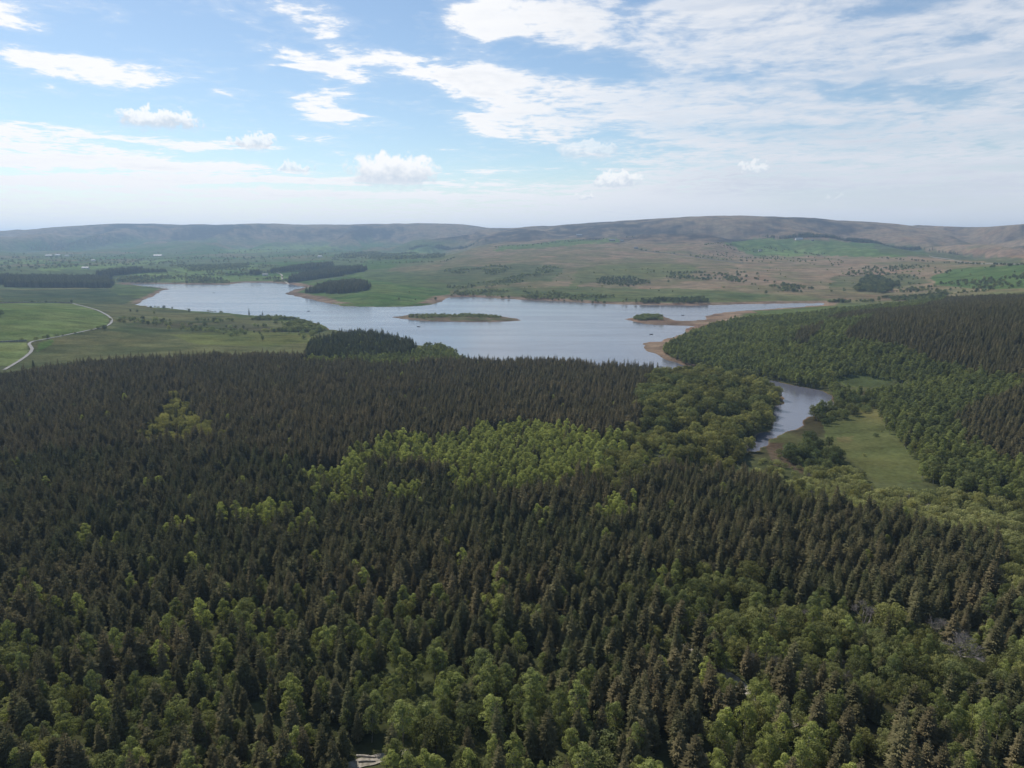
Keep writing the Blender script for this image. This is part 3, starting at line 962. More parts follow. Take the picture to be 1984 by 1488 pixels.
RECIPE = {  # species, chance for each planting spot, scale, tint
    'spruce_brown': (('spruce', .95, .70, 1.18, .55, 1.0), ('birch', .010, .6, .8, .5, 1)),
    'spruce': (('spruce', .88, .68, 1.2, .05, .75), ('birch', .012, .7, 1, .5, 1)),
    'mixed': (('spruce', .58, .62, 1.14, .1, .9), ('birch', .115, .5, .95, .0, .75), ('broad', .018, .4, .8, .0, .9), ('shrub', .17, .6, 1.2, .0, .8)),
    'birch': (('birch', .64, .5, 1.0, .6, 1), ('spruce', .06, .6, .95, .3, .7)),
    'birchlow': (('birch', .42, .55, 1.05, .1, .9), ('broad', .03, .5, .8, .1, .7), ('spruce', .09, .7, 1.15, .0, .8), ('shrub', .1, .6, 1.1, .0, .8)),
    'palewood': (('broad', .28, .5, .8, .5, 1.0), ('spruce', .10, .6, .9, .0, .4)),
    'spur': (('broad', .24, .7, 1.25, .0, .85), ('bare', .012, .8, 1.1, 0, 1)),
    'spurlow': (('broad', .18, .6, 1.0, .3, 1.0), ('bare', .05, .6, .9, 0, 1), ('birch', .1, .6, .9, .3, .9)),
    'willowmix': (('broad', .22, .5, .95, .1, .65), ('birch', .2, .6, 1.0, .0, .6), ('bare', .012, .6, .9, 0, 1), ('spruce', .03, .7, 1, .1, .5)),
    'rightwood': (('birch', .62, .65, 1.05, .0, .55), ('broad', .05, .6, 1.0, .0, .6), ('spruce', .012, .7, 1.0, .1, .5)),
    'belt': (('broad', .16, .55, .85, .0, .4), ('shrub', .2, .8, 1.3, 0, .5)),
    'scrub': (('shrub', .46, .8, 1.5, .4, 1.0), ('broad', .07, .4, .7, .2, .9), ('bare', .03, .4, .6, 0, 1)),
    'rightspruce': (('spruce', .97, .75, 1.15, .35, .75),),
    'shorespruce': (('spruce', .55, .55, 1.2, .0, .3), ('birch', .04, .6, .8, .2, .5)),
    'shorewood': (('birch', .5, .6, 1.0, .1, .5), ('shrub', .2, .9, 1.4, 0, .5), ('spruce', .06, .5, .8, 0, .4)),
    'bog': (('shrub', .16, .4, .9, .3, 1),), 'meadow': (('shrub', .004, .25, .6, .3, 1),), 'open': (('shrub', .03, .3, .6, .3, 1),),
}
PLANTS = {k: [] for k in SPECIES}      # rows: x, y, z, rot, sx, sz, tint, zone index
ZN = list(RECIPE)


def plant(sp, x, y, sx, sz, tint, zi):
    z = sample(GZ, x, y)
    n = len(x)
    PLANTS[sp].append(np.stack([x, y, z, RNG.uniform(0, 6.283, n), sx, sz, tint, np.full(n, zi)], -1))


def plant_near():
    S = 3.15
    gx, gy = np.meshgrid(np.arange(-900, 1150, S), np.arange(40, 1420, S))
    gx, gy = gx.ravel(), gy.ravel()
    gx = gx + RNG.uniform(-.46, .46, gx.size) * S
    gy = gy + RNG.uniform(-.46, .46, gy.size) * S
    keep = np.abs(gx) < gy * 0.93 + 70
    gx, gy = gx[keep], gy[keep]
    z = sample(GZ, gx, gy)
    sd = sample(GSD, gx, gy)
    px, py = pix(gx, gy, z + 9)
    r = np.hypot(gx, gy)
    keep = (sd > np.where((gy < 720) & (gx > 100), 1.2, 4)) & (py < 1720) & (py > 540)
    gx, gy, z, sd, px, py, r = (a[keep] for a in (gx, gy, z, sd, px, py, r))
    wx = px + (fbm(gx / 18, gy / 18, 3, 101) - .5) * 24000 / r
    wy = py + (fbm(gx / 18, gy / 18, 3, 103) - .5) * 9000 / r * np.where(py < 740, .3, 1)
    zi = np.full(gx.size, -1)
    for name, poly in ZONES:
        zi[inpoly(wx, wy, poly)] = ZN.index(name)
    clump = fbm(gx / 16, gy / 16, 3, 105)
    tn = fbm(gx / 30, gy / 30, 3, 107)
    gap = sstep(.58, .72, fbm(gx / 9, gy / 9, 2, 109))
    u = RNG.random(gx.size)
    for name, rows in RECIPE.items():
        lo = np.zeros(gx.size)
        inz = zi == ZN.index(name)
        for sp, p, s0, s1, t0, t1 in rows:
            pp = np.full(gx.size, p)
            if name == 'mixed':
                cl = sstep(.52, .66, clump)
                pp = p * (1 - .55 * cl) if sp == 'spruce' else p * (.5 + 1.9 * cl)
            if sp == 'spruce':
                pp = pp * (1 - (.3 if name == 'mixed' else .5) * gap)
            m = inz & (u >= lo) & (u < lo + pp)
            lo = lo + pp
            n = int(m.sum())
            if n == 0:
                continue
            s = RNG.uniform(s0, s1, n)
            tt = np.clip(.55 * RNG.random(n) + .45 * sstep(.3, .7, tn[m]), 0, 1)
            if sp == 'spruce':
                s = s * (.88 + .24 * tn[m])
            wide = 1.04 if sp == 'spruce' and name in ('mixed', 'birchlow') else 1.0
            plant(sp, gx[m], gy[m], s * wide * RNG.uniform(.84, 1.18, n), s, t0 + (t1 - t0) * tt, ZN.index(name))


plant_near()


def world_poly(pts):
    return [hit(p[0], p[1], p[2] if len(p) > 2 else 0)[:2] for p in pts]


def plant_poly(pts, S, rows, seed=0, zi=90):
    wp = world_poly(pts)
    xs, ys = [p[0] for p in wp], [p[1] for p in wp]
    gx, gy = np.meshgrid(np.arange(min(xs), max(xs), S), np.arange(min(ys), max(ys), S))
    gx, gy = gx.ravel(), gy.ravel()
    gx = gx + RNG.uniform(-.48, .48, gx.size) * S
    gy = gy + RNG.uniform(-.48, .48, gy.size) * S
    jx_ = gx + (fbm(gx / 40, gy / 40, 2, 111) - .5) * 30
    jy_ = gy + (fbm(gx / 40, gy / 40, 2, 113) - .5) * 50
    m = inpoly(jx_, jy_, wp)
    gx, gy = gx[m], gy[m]
    sd = sample(GSD, gx, gy)
    gx, gy = gx[sd > 10], gy[sd > 10]
    u = RNG.random(gx.size)
    cl = fbm(gx / 60, gy / 60, 3, 115 + seed)
    lo = 0
    for sp, p, s0, s1, t0, t1, clumpy in rows:
        q = p * (sstep(.42, .60, cl) * 1.6 if clumpy else 1.0) * np.ones(gx.size)
        mm = (u >= lo) & (u < lo + q)
        lo = lo + p
        n = int(mm.sum())
        if n:
            s = RNG.uniform(s0, s1, n)
            plant(sp, gx[mm], gy[mm], s * RNG.uniform(.95, 1.2, n), s, RNG.uniform(t0, t1, n), zi)


CON = lambda s0=1.0, s1=1.25, t0=.0, t1=.35: (('spruce', .9, s0 * 1.15, s1 * 1.4, t0, t1, False),)
for pts, s, rows in [
    ([(16, 557), (212, 558), (208, 530, 18), (18, 530, 18)], 4.2, CON(1.1, 1.3)),
    ([(-60, 556), (16, 552), (16, 528, 18), (-60, 526, 18)], 4.5, CON(1.1, 1.3)),
    ([(195, 539), (268, 530), (262, 515, 18), (200, 520, 18)], 5, CON(1.1, 1.3)),
    ([(268, 531), (320, 528), (318, 520, 10), (270, 521, 10)], 6, CON(.7, .9)),
    ([(488, 531), (560, 527), (645, 520), (645, 505, 18), (590, 508, 18), (490, 525, 16)], 5.5, CON(1.0, 1.2)),
    ([(560, 548), (640, 538), (706, 526), (704, 512, 18), (640, 514, 18), (570, 530, 16)], 5, CON(1.0, 1.3)),
    ([(594, 567), (650, 570), (700, 566), (723, 557), (722, 545, 17), (690, 537, 17), (640, 541, 17), (596, 554, 17)], 5, CON(.65, 1.15, .1, .5)),
    ([(840, 478), (950, 466), (950, 462, 14), (850, 472, 14)], 8, CON(1, 1.2)),
    ([(800, 484), (860, 480), (870, 476, 14), (790, 480, 14)], 8, CON(1, 1.2)),
    ([(1498, 462), (1640, 467), (1640, 462, 15), (1560, 456, 15), (1500, 456, 15)], 8, CON(1, 1.2)),
    ([(1640, 466), (1790, 482), (1862, 493), (1862, 489, 12), (1780, 476, 12), (1642, 461, 12)], 8, CON(.9, 1.1)),
    ([(50, 486), (160, 481), (220, 472), (230, 464), (120, 466), (60, 478)], 16, (('spruce', .9, 1.2, 1.5, 0, .3, False),)),
    ([(1470, 459), (1500, 462), (1500, 456, 12), (1470, 455, 12)], 8, CON(1, 1.2)),
]:
    NPLANT = globals().get('NPLANT', 99) + 1
    plant_poly(pts, s, rows, 0, NPLANT)
SCR = lambda p=.25, a=.5, b=.9: (('broad', p, a, b, 0, .5, True), ('shrub', p, 1, 1.6, 0, .6, True))
for i, (pts, s, rows) in enumerate([
    ([(215, 548), (440, 550), (560, 546), (560, 538), (300, 534), (220, 540)], 9, SCR(.35)),
    ([(320, 534), (480, 536), (600, 525), (480, 512), (330, 515)], 13, SCR(.35)),
    ([(0, 525), (480, 505), (640, 500), (640, 492), (0, 500)], 34, SCR(.22, .7, 1.1)),
    ([(360, 528), (480, 520), (480, 510), (380, 515)], 10, (('broad', .5, .5, .7, 0, .3, False),)),
    ([(870, 574), (1000, 578), (1160, 586), (1260, 588), (1260, 578), (1100, 572), (950, 562), (880, 566)], 8, SCR(.32, .4, .7)),
    ([(1160, 552), (1230, 556), (1260, 548), (1220, 537), (1155, 540)], 8, (('broad', .6, .5, .7, 0, .3, False),)),
    ([(860, 530), (960, 532), (1000, 520), (960, 514), (860, 522)], 9, SCR(.5, .4, .6)),
    ([(880, 565), (1000, 552), (1080, 520), (1060, 515), (960, 545), (860, 556)], 10, SCR(.4, .4, .6)),
    ([(1235, 586), (1368, 589), (1366, 576, 6), (1320, 573, 6), (1240, 578, 6)], 5.5, (('broad', .7, .5, .75, 0, .25, False),)),
    ([(1290, 540), (1380, 545), (1440, 540), (1440, 528), (1300, 530)], 10, SCR(.35, .5, .7)),
    ([(1400, 545), (1500, 560), (1600, 575), (1600, 565), (1480, 545), (1400, 530)], 9, SCR(.3, .5, .8)),
    ([(1660, 566), (1730, 570), (1735, 550), (1690, 535), (1665, 545)], 7, (('broad', .7, .7, 1.0, 0, .5, False),)),
    ([(1640, 536), (1770, 540), (1850, 528), (1780, 514), (1650, 518)], 15, SCR(.26, .5, .8)),
    ([(1740, 566), (1850, 572), (1984, 556), (1984, 535), (1850, 545), (1760, 550)], 13, SCR(.28, .5, .85)),
    ([(1600, 588), (1690, 586), (1830, 578), (1830, 572), (1700, 578), (1600, 582)], 6, SCR(.5, .5, .8)),
    ([(1340, 500), (1500, 505), (1640, 520), (1640, 505), (1500, 490), (1350, 488)], 24, SCR(.2, .4, .6)),
    ([(1360, 478), (1420, 486), (1600, 494), (1600, 490), (1430, 478), (1370, 472)], 15, SCR(.3, .4, .7)),
    ([(640, 500), (740, 505), (860, 500), (860, 494), (740, 492), (660, 494)], 14, SCR(.5, .6, 1)),
    ([(420, 640), (500, 645), (622, 643), (640, 634), (560, 618), (500, 618)], 5, SCR(.45, .35, .6)),
    ([(330, 640), (470, 650), (610, 660), (600, 645), (480, 640), (340, 634)], 9, SCR(.3, .3, .5)),
    ([(200, 628), (330, 632), (470, 622), (380, 612), (240, 612)], 11, SCR(.25, .3, .55)),
    ([(790, 615.5), (840, 616), (900, 615), (955, 616), (985, 618), (940, 612), (860, 610), (800, 611)], 4, (('broad', .05, .3, .42, 0, .4, False), ('shrub', .5, .5, 1.1, 0, .6, False))),
    ([(1230, 619), (1285, 622), (1285, 615), (1240, 614)], 4, (('shrub', .8, 1, 1.5, 0, .4, False), ('broad', .15, .35, .5, 0, .3, False))),
    ([(1370, 640), (1290, 668), (1300, 690), (1350, 700), (1400, 640)], 5, (('shrub', .5, 1, 1.5, 0, .6, False),)),
]):
    plant_poly(pts, s, rows, i)


plant_poly([(840, 550), (1260, 575), (1650, 565), (1984, 550), (1984, 515), (1700, 515), (1300, 520), (1000, 530)], 34, (('broad', .04, .3, .5, 0, .5, True), ('shrub', .12, .8, 1.4, .2, 1, True)), 7)
plant_poly([(0, 545), (480, 530), (760, 500), (760, 480), (480, 485), (0, 490)], 60, (('broad', .2, .6, 1.0, 0, .5, True),), 9)


def row_of(sp, pts, step, s0, s1, t0=0, t1=.5):
    """hedgerow or line of trees along a ground line"""
    wp = world_poly(pts)
    for (x0, y0), (x1, y1) in zip(wp, wp[1:]):
        L = math.hypot(x1 - x0, y1 - y0)
        n = max(1, int(L / step))
        t = RNG.random(n)
        s = RNG.uniform(s0, s1, n)
        plant(sp, x0 + (x1 - x0) * t + RNG.normal(0, 2.5, n), y0 + (y1 - y0) * t + RNG.normal(0, 4, n), s * 1.2, s, RNG.uniform(t0, t1, n), 91)


for pts in ([(1255, 528), (1330, 528), (1420, 532), (1480, 545), (1540, 558)], [(1230, 482), (1300, 492), (1420, 505), (1500, 510)], [(1000, 478), (1100, 470), (1230, 460)], [(640, 504), (720, 510), (860, 508), (880, 500)],
            [(960, 480), (1090, 468), (1190, 466)], [(1480, 486), (1560, 492), (1600, 490)], [(1700, 500), (1850, 510), (1984, 515)], [(1810, 530), (1900, 520), (1984, 514)], [(1720, 545), (1800, 540)],
            [(440, 492), (560, 484), (640, 478)], [(0, 512), (110, 506), (340, 502)], [(0, 526), (200, 516), (350, 506)], [(50, 500), (130, 497), (300, 498)], [(1180, 590), (1080, 583), (960, 577)]):
    row_of('broad', pts, 16, .4, .75)
for pts in ([(250, 592), (380, 602), (440, 607)], [(0, 585), (140, 586)], [(60, 660), (150, 646), (205, 632)], [(0, 663), (55, 662)]):
    row_of('shrub', pts, 14, .5, 1.0)

CLEAR = [(709, 1473, 4.2, 13), (1340, 1268, 3.5, 9), (1430, 1330, 3.5, 9), (1672, 1222, 6, 13), (1808, 1245, 4, 9), (1860, 1290, 7, 13), (1720, 1232, 5, 6), (1450, 1150, 5, 7), (1260, 800, 4, 8), (1290, 830, 4, 8), (1295, 860, 5, 10), (1250, 920, 5, 10), (1215, 870, 5, 8), (1697, 846, 3, 8)]
for sp in PLANTS:
    PLANTS[sp] = np.concatenate(PLANTS[sp]) if PLANTS[sp] else np.zeros((0, 8))
for cx_, cy_, wr, dr in CLEAR:
    hx, hy, _ = hit(cx_, cy_)
    L_ = math.hypot(hx, hy)
    for sp in PLANTS:
        P = PLANTS[sp]
        dx_, dy_ = P[:, 0] - hx, P[:, 1] - hy
        along = (dx_ * hx + dy_ * hy) / L_
        across = (dx_ * hy - dy_ * hx) / L_
        if sp != 'shrub' or cx_ in (709, 1340, 1430):
            PLANTS[sp] = P[~((np.abs(across) < wr) & (along > -dr) & (along < wr * .7))]
    if hy < 260 and cx_ not in (709, 1340, 1430):                     # low growth on the cleared spot
        n_ = 26
        a_, b_ = RNG.uniform(-dr, wr * .7, n_), RNG.uniform(-wr, wr, n_)
        x_, y_ = hx + (a_ * hx + b_ * hy) / L_, hy + (a_ * hy - b_ * hx) / L_
        s_ = RNG.uniform(.45, .95, n_)
        q_ = np.stack([x_, y_, sample(GZ, x_, y_), RNG.uniform(0, 6.28, n_), s_ * 1.2, s_, RNG.uniform(.1, .8, n_), np.full(n_, ZN.index('willowmix'))], -1)
        PLANTS['shrub'] = np.concatenate([PLANTS['shrub'], q_])


# ------------------------------------------------------------------ the mass of the wood (instanced) and its nearest trees (things)
def scatter_group(coll):
    ng = bpy.data.node_groups.new('stand of ' + coll.name, 'GeometryNodeTree')
    ng.interface.new_socket('Geometry', in_out='INPUT', socket_type='NodeSocketGeometry')
    ng.interface.new_socket('Geometry', in_out='OUTPUT', socket_type='NodeSocketGeometry')
    N, Lk = ng.nodes, ng.links
    gi, go = N.new('NodeGroupInput'), N.new('NodeGroupOutput')
    ci = N.new('GeometryNodeCollectionInfo')
    ci.inputs['Collection'].default_value = coll
    ci.inputs['Separate Children'].default_value = True
    ci.inputs['Reset Children'].default_value = True
    ip = N.new('GeometryNodeInstanceOnPoints')
    ip.inputs['Pick Instance'].default_value = True

    def attr(name, dt):
        a = N.new('GeometryNodeInputNamedAttribute')
        a.data_type = dt
        a.inputs['Name'].default_value = name
        return a.outputs[0]
    m2p = N.new('GeometryNodeMeshToPoints')
    Lk.new(gi.outputs[0], m2p.inputs[0])
    Lk.new(m2p.outputs[0], ip.inputs['Points'])
    Lk.new(ci.outputs[0], ip.inputs['Instance'])
    Lk.new(attr('which', 'INT'), ip.inputs['Instance Index'])
    e2r = N.new('FunctionNodeEulerToRotation')
    Lk.new(attr('turn', 'FLOAT_VECTOR'), e2r.inputs[0])
    Lk.new(e2r.outputs[0], ip.inputs['Rotation'])
    Lk.new(attr('size', 'FLOAT_VECTOR'), ip.inputs['Scale'])
    Lk.new(ip.outputs[0], go.inputs[0])
    return ng


def stand(name, sp, P, label, cat):
    if not len(P):
        return
    me = bpy.data.meshes.new(name)
    me.vertices.add(len(P))
    me.vertices.foreach_set('co', P[:, :3].astype(np.float32).ravel())
    nv = len(SPECIES[sp]['parts'])
    a = me.attributes.new('which', 'INT', 'POINT')
    a.data.foreach_set('value', RNG.integers(0, nv, len(P)).astype(np.int32))
    a = me.attributes.new('turn', 'FLOAT_VECTOR', 'POINT')
    t = np.zeros((len(P), 3), np.float32)
    t[:, 0], t[:, 1], t[:, 2] = RNG.normal(0, .03, len(P)), RNG.normal(0, .03, len(P)), P[:, 3]
    a.data.foreach_set('vector', t.ravel())
    a = me.attributes.new('size', 'FLOAT_VECTOR', 'POINT')
    a.data.foreach_set('vector', np.stack([P[:, 4], P[:, 4], P[:, 5]], -1).astype(np.float32).ravel())
    a = me.attributes.new('tint', 'FLOAT', 'POINT')
    a.data.foreach_set('value', P[:, 6].astype(np.float32))
    o = link(name, me)
    tag(o, label, cat, None, 'stuff')
    md = o.modifiers.new('stand', 'NODES')
    md.node_group = scatter_group(SPECIES[sp]['coll'])
    return o


def tree_thing(name, sp, row, label, cat, group=None):
    x, y, z, rot, sx, sz, tint = row[:7]
    o = empty(name, (x, y, z), rot, (sx, sx, sz))
    tag(o, label, cat, group)
    tm, cm = SPECIES[sp]['parts'][random.randrange(len(SPECIES[sp]['parts']))]
    link('trunk', tm, o)
    c = link('crown', cm, o)
    c['tint'] = float(tint)
    return o


LOOK = {'spruce': ('dark green', 'olive green', 'brown-tinged'), 'birch': ('deep green', 'mid green', 'bright yellow-green'), 'broad': ('grey-green', 'olive', 'yellowish'),
        'shrub': ('grey-green', 'pale green', 'straw-green'), 'bare': ('grey', 'grey', 'grey')}
NAME = {'spruce': ('spruce_tree', 'spruce'), 'birch': ('birch_tree', 'birch'), 'broad': ('broadleaf_tree', 'broadleaf tree'), 'shrub': ('willow_shrub', 'shrub'), 'bare': ('bare_tree', 'leafless tree')}
ZPLACE = {'spur': 'on the wooded creek spur', 'spurlow': 'at the foot of the wooded spur', 'willowmix': 'among the bare trees', 'birch': 'in the bright birch stand',
          'palewood': 'in the pale forest clearing', 'rightwood': 'in the wood beyond the creek', 'belt': 'between the creek and the meadow', 'scrub': 'in the meadow-side scrub',
          'meadow': 'alone in the creek meadow', 'bog': 'on the red-brown bog beside the creek', 'shorewood': 'by the lake behind the spruces', 'rightspruce': 'in the dark plantation right of the creek',
          'shorespruce': 'in the dark stand by the near shore'}


def place(px, py):
    row = 'on the bottom edge' if py > 1370 else 'above the bottom edge' if py > 1230 else 'in the lower forest' if py > 1060 else 'in the mid forest'
    col = ('in the left corner', 'left of the pale logs', 'beside the pale logs', 'by the central birches', 'right of the central birches',
           'near the stony track', 'below the bare trees', 'in the right corner')[int(np.searchsorted((210, 640, 790, 1080, 1320, 1520, 1780), px))]
    if py <= 1230:
        col = ('far left', 'left of centre', 'at the centre', 'right of centre', 'far right')[int(np.searchsorted((400, 800, 1180, 1580), px))]
    return row + ' ' + col


ORD = ['leftmost'] + [w + ' from left' for w in ('second third fourth fifth sixth seventh eighth ninth tenth eleventh twelfth thirteenth fourteenth fifteenth sixteenth seventeenth eighteenth nineteenth twentieth').split()] + ['twenty-%s from left' % w for w in ('first', 'second', 'third', 'fourth', 'fifth', 'sixth', 'seventh', 'eighth', 'ninth')] + ['thirtieth from left'] + ['thirty-%s from left' % w for w in ('first', 'second', 'third', 'fourth', 'fifth')]


def pick(sp, limit):
    P = PLANTS[sp]
    if not len(P):
        return
    d = np.sqrt(P[:, 0] ** 2 + P[:, 1] ** 2 + (P[:, 2] - CAM_H) ** 2)
    hgt = SPECIES[sp]['h'] * P[:, 5]
    px, py = pix(P[:, 0], P[:, 1], P[:, 2] + hgt * .75)
    vis = (px > 6) & (px < 1978) & (py < 1470) & (P[:, 7] < 90)
    size = np.where(vis, hgt * P[:, 4] / d, 0) * np.where(P[:, 5] > .8, 1, .7)
    order = np.argsort(-size)[:limit]
    order = order[size[order] > 0]
    taken = np.zeros(len(P), bool)
    taken[order] = True
    nm, cat = NAME[sp]
    kin = {}
    zone_rows = {}
    for i in order:
        zone_rows.setdefault(int(P[i, 7]), []).append(i)
    for i in order:
        tn_ = LOOK[sp][0 if P[i, 6] < .38 else 1 if P[i, 6] < .66 else 2]
        q = P[i, 5] / (1.12 if sp == 'spruce' else .85)
        sz_ = 'tall ' if q > 1.06 else 'small ' if q < .9 else ''
        zi = int(P[i, 7])
        where = ZPLACE.get(ZN[zi])
        if where:
            mates = np.array(zone_rows[zi])
            if len(mates) > 5:
                ry_ = np.searchsorted(np.quantile(py[mates], (1 / 6, 2 / 6, 3 / 6, 4 / 6, 5 / 6)), py[i])
                where += (', back row', ', second row', ', third row', ', fourth row', ', fifth row', ', front row')[int(ry_)]
        else:
            where = place(px[i], py[i])
        kin.setdefault((sz_ + tn_, where), []).append(i)
    plural = cat + ('es' if cat.endswith('h') else 's')
    for (look, where), ids in kin.items():
        ids = sorted(ids, key=lambda a: px[a])
        for n_, i in enumerate(ids):
            lab = '%s %s %s' % (look, cat, where)
            if len(ids) > 1:
                lab += ', ' + (ORD[n_] if n_ < len(ORD) else 'farther right')
            tree_thing(nm, sp, P[i], lab, cat, plural + ' ' + where.split(',')[0])
    PLANTS[sp] = P[~taken]


for sp, lim in (('spruce', 300), ('birch', 300), ('broad', 300), ('shrub', 300), ('bare', 300)):
    pick(sp, lim)

ZI = lambda *n: [ZN.index(q) for q in n]
for nm, sp, zs, lab, cat in [
    ('spruce_forest', 'spruce', ZI('spruce_brown', 'spruce', 'mixed', 'birch', 'birchlow', 'palewood', 'willowmix', 'spur', 'spurlow', 'open', 'rightwood', 'shorewood', 'belt', 'scrub', 'bog', 'meadow'), 'dense dark spruce forest filling the lower half of the view', 'forest'),
    ('spruce_plantation', 'spruce', ZI('rightspruce'), 'dark brown spruce plantation on the hillside right of the creek', 'forest'),
    ('spruce_plantation', 'spruce', ZI('shorespruce'), 'small dark green spruce stand on the near lake shore', 'forest'),
    ('birch_wood', 'birch', ZI('birch', 'spruce_brown', 'spruce', 'mixed', 'birchlow', 'spurlow', 'willowmix', 'palewood'), 'light green birches scattered and clustered through the near spruce forest', 'trees'),
    ('birch_wood', 'birch', ZI('rightwood', 'shorewood', 'shorespruce'), 'green birch wood covering the bank right of the lake', 'trees'),
    ('broadleaf_wood', 'broad', ZI(*[z for z in ZN if z != 'open']), 'rounded broadleaf trees mixed into the woods around the creek', 'trees'),
    ('lakeside_trees', 'broad', [90], 'small dark tree clumps on the moor and shores beyond the lake', 'trees'),
    ('hedgerow_trees', 'broad', [91], 'lines of small trees along field edges beyond the lake', 'trees'),
    ('willow_scrub', 'shrub', ZI(*ZN), 'low pale scrub below the creek meadow', 'scrub'),
    ('willow_scrub', 'shrub', [90, 91], 'low bushes dotted round the lake and the rough grassland', 'scrub'),
]:
    P = PLANTS[sp]
    stand(nm, sp, P[np.isin(P[:, 7], zs)], lab, cat)
PLAB = ['long dark spruce block on the grass left of the lake', 'dark spruce block at the left edge beside a green field', 'dark spruce block behind the long left plantation', 'low spruce strip running right from the left plantations',
        'dark spruce strip behind the lake head beside a white house', 'dark sloping spruce block just behind the round wood', 'rounded spruce wood on the green lake peninsula', 'thin spruce strip climbing below the saddle between the fells',
        'small spruce strip beyond the lake below the saddle', 'spruce strip above the green fields on the right fell', 'long thin spruce belt along the right fell', 'dark forest patch on the side of the left fell', 'small spruce clump beside the fell farm']
for i, lab in enumerate(PLAB):
    P = PLANTS['spruce']
    stand('far_spruce_plantation', 'spruce', P[P[:, 7] == 100 + i], lab, 'plantation')


# ------------------------------------------------------------------ roads
def flat_mat(name, a, b, scale=1.0, rough=0.9):
    def sh(k):
        pos = k.n('ShaderNodeNewGeometry').outputs['Position']
        nz = k.noise(pos, scale, 5, 0.6)
        p = k.n('ShaderNodeBsdfPrincipled')
        k.put(p.inputs['Base Color'], k.mix(k.rng(nz, .35, .65), a, b))
        p.inputs['Roughness'].default_value = rough
        return p.outputs[0]
    return diffuse_mat(name, sh)


M_ROAD = flat_mat('worn grey tarmac', (0.13, 0.125, 0.115), (0.20, 0.19, 0.175), .4)
M_GRAVEL = flat_mat('pale track stone', (0.34, 0.30, 0.25), (0.16, 0.14, 0.10), .9)
M_STONE = flat_mat('grey gritstone', (0.16, 0.15, 0.14), (0.27, 0.25, 0.22), .8)
M_WHITE = flat_mat('white limewash', (0.62, 0.61, 0.58), (0.52, 0.51, 0.48), .5)
M_SLATE = flat_mat('grey slate', (0.14, 0.14, 0.15), (0.20, 0.20, 0.21), .8, .55)
M_SHEET = flat_mat('pale sheet roof', (0.30, 0.31, 0.32), (0.23, 0.24, 0.25), .3, .5)
M_WIN = flat_mat('dark window', (0.03, 0.035, 0.04), (0.05, 0.055, 0.06), .5, .15)
M_DOOR = flat_mat('dark green door', (0.04, 0.07, 0.05), (0.05, 0.08, 0.06), .5, .6)
M_LOG = flat_mat('peeled grey wood', (0.48, 0.43, 0.36), (0.30, 0.26, 0.21), 2.5)
M_LOGEND = flat_mat('cut wood', (0.50, 0.38, 0.24), (0.40, 0.29, 0.17), 4)
M_BOAT = flat_mat('dark boat hull', (0.05, 0.055, 0.06), (0.08, 0.085, 0.09), 1, .4)
M_BOATIN = flat_mat('boat boards', (0.25, 0.22, 0.17), (0.18, 0.15, 0.12), 3, .6)


def smooth_line(pts, n):
    P = np.array(pts, float)
    for _ in range(3):
        q = np.empty((2 * len(P) - 2, 2))
        q[0::2] = .75 * P[:-1] + .25 * P[1:]
        q[1::2] = .25 * P[:-1] + .75 * P[1:]
        P = np.vstack([P[:1], q, P[-1:]])
    s = np.concatenate([[0], np.cumsum(np.hypot(*np.diff(P, axis=0).T))])
    t = np.linspace(0, s[-1], n)
    return np.stack([np.interp(t, s, P[:, 0]), np.interp(t, s, P[:, 1])], -1)


def strip(name, px_pts, width, mat, lift, n):
    w = smooth_line([hit(*p)[:2] for p in px_pts], n)
    d = np.gradient(w, axis=0)
    d /= np.linalg.norm(d, axis=1)[:, None] + 1e-9
    nrm = np.stack([-d[:, 1], d[:, 0]], -1)
    V = []
    K = 5
    for k_ in range(K):
        f = (k_ / (K - 1) - .5) * width * (1 + .08 * np.sin(np.arange(n) * .9 + k_))
        q = w + nrm * f[:, None]
        z = sample(GZ, q[:, 0], q[:, 1]) + lift
        V.append(np.stack([q[:, 0], q[:, 1], z], -1))
    Z = np.max([v[:, 2] for v in V], 0)
    for v in V:
        v[:, 2] = v[:, 2] * .3 + Z * .7
    V = np.concatenate(V)
    F = [(k_ * n + i, k_ * n + i + 1, (k_ + 1) * n + i + 1, (k_ + 1) * n + i) for k_ in range(K - 1) for i in range(n - 1)]
    o = link(name, mesh(name, V, F, [mat], smooth=True))
    if o.data.polygons[0].normal.z < 0:
        o.data.flip_normals()
    o['kind'] = 'structure'
    return o


strip('road', [(8, 717), (22, 709), (45, 695), (60, 683), (63, 675), (55, 667), (62, 662), (76, 660), (112, 653), (150, 645), (195, 636), (212, 630), (218, 622), (213, 614), (195, 604), (175, 597), (140, 588)], 3.1, M_ROAD, .35, 260)
strip('path', [(1290, 1235), (1330, 1262), (1400, 1300), (1440, 1335), (1480, 1365), (1540, 1410)], 3.4, M_GRAVEL, .2, 60)
strip('path', [(640, 1500), (690, 1482), (740, 1470), (790, 1462)], 3.0, M_GRAVEL, .2, 30)
strip('path', [(560, 552), (545, 540), (548, 533), (535, 528)], 5, M_GRAVEL, .4, 40)


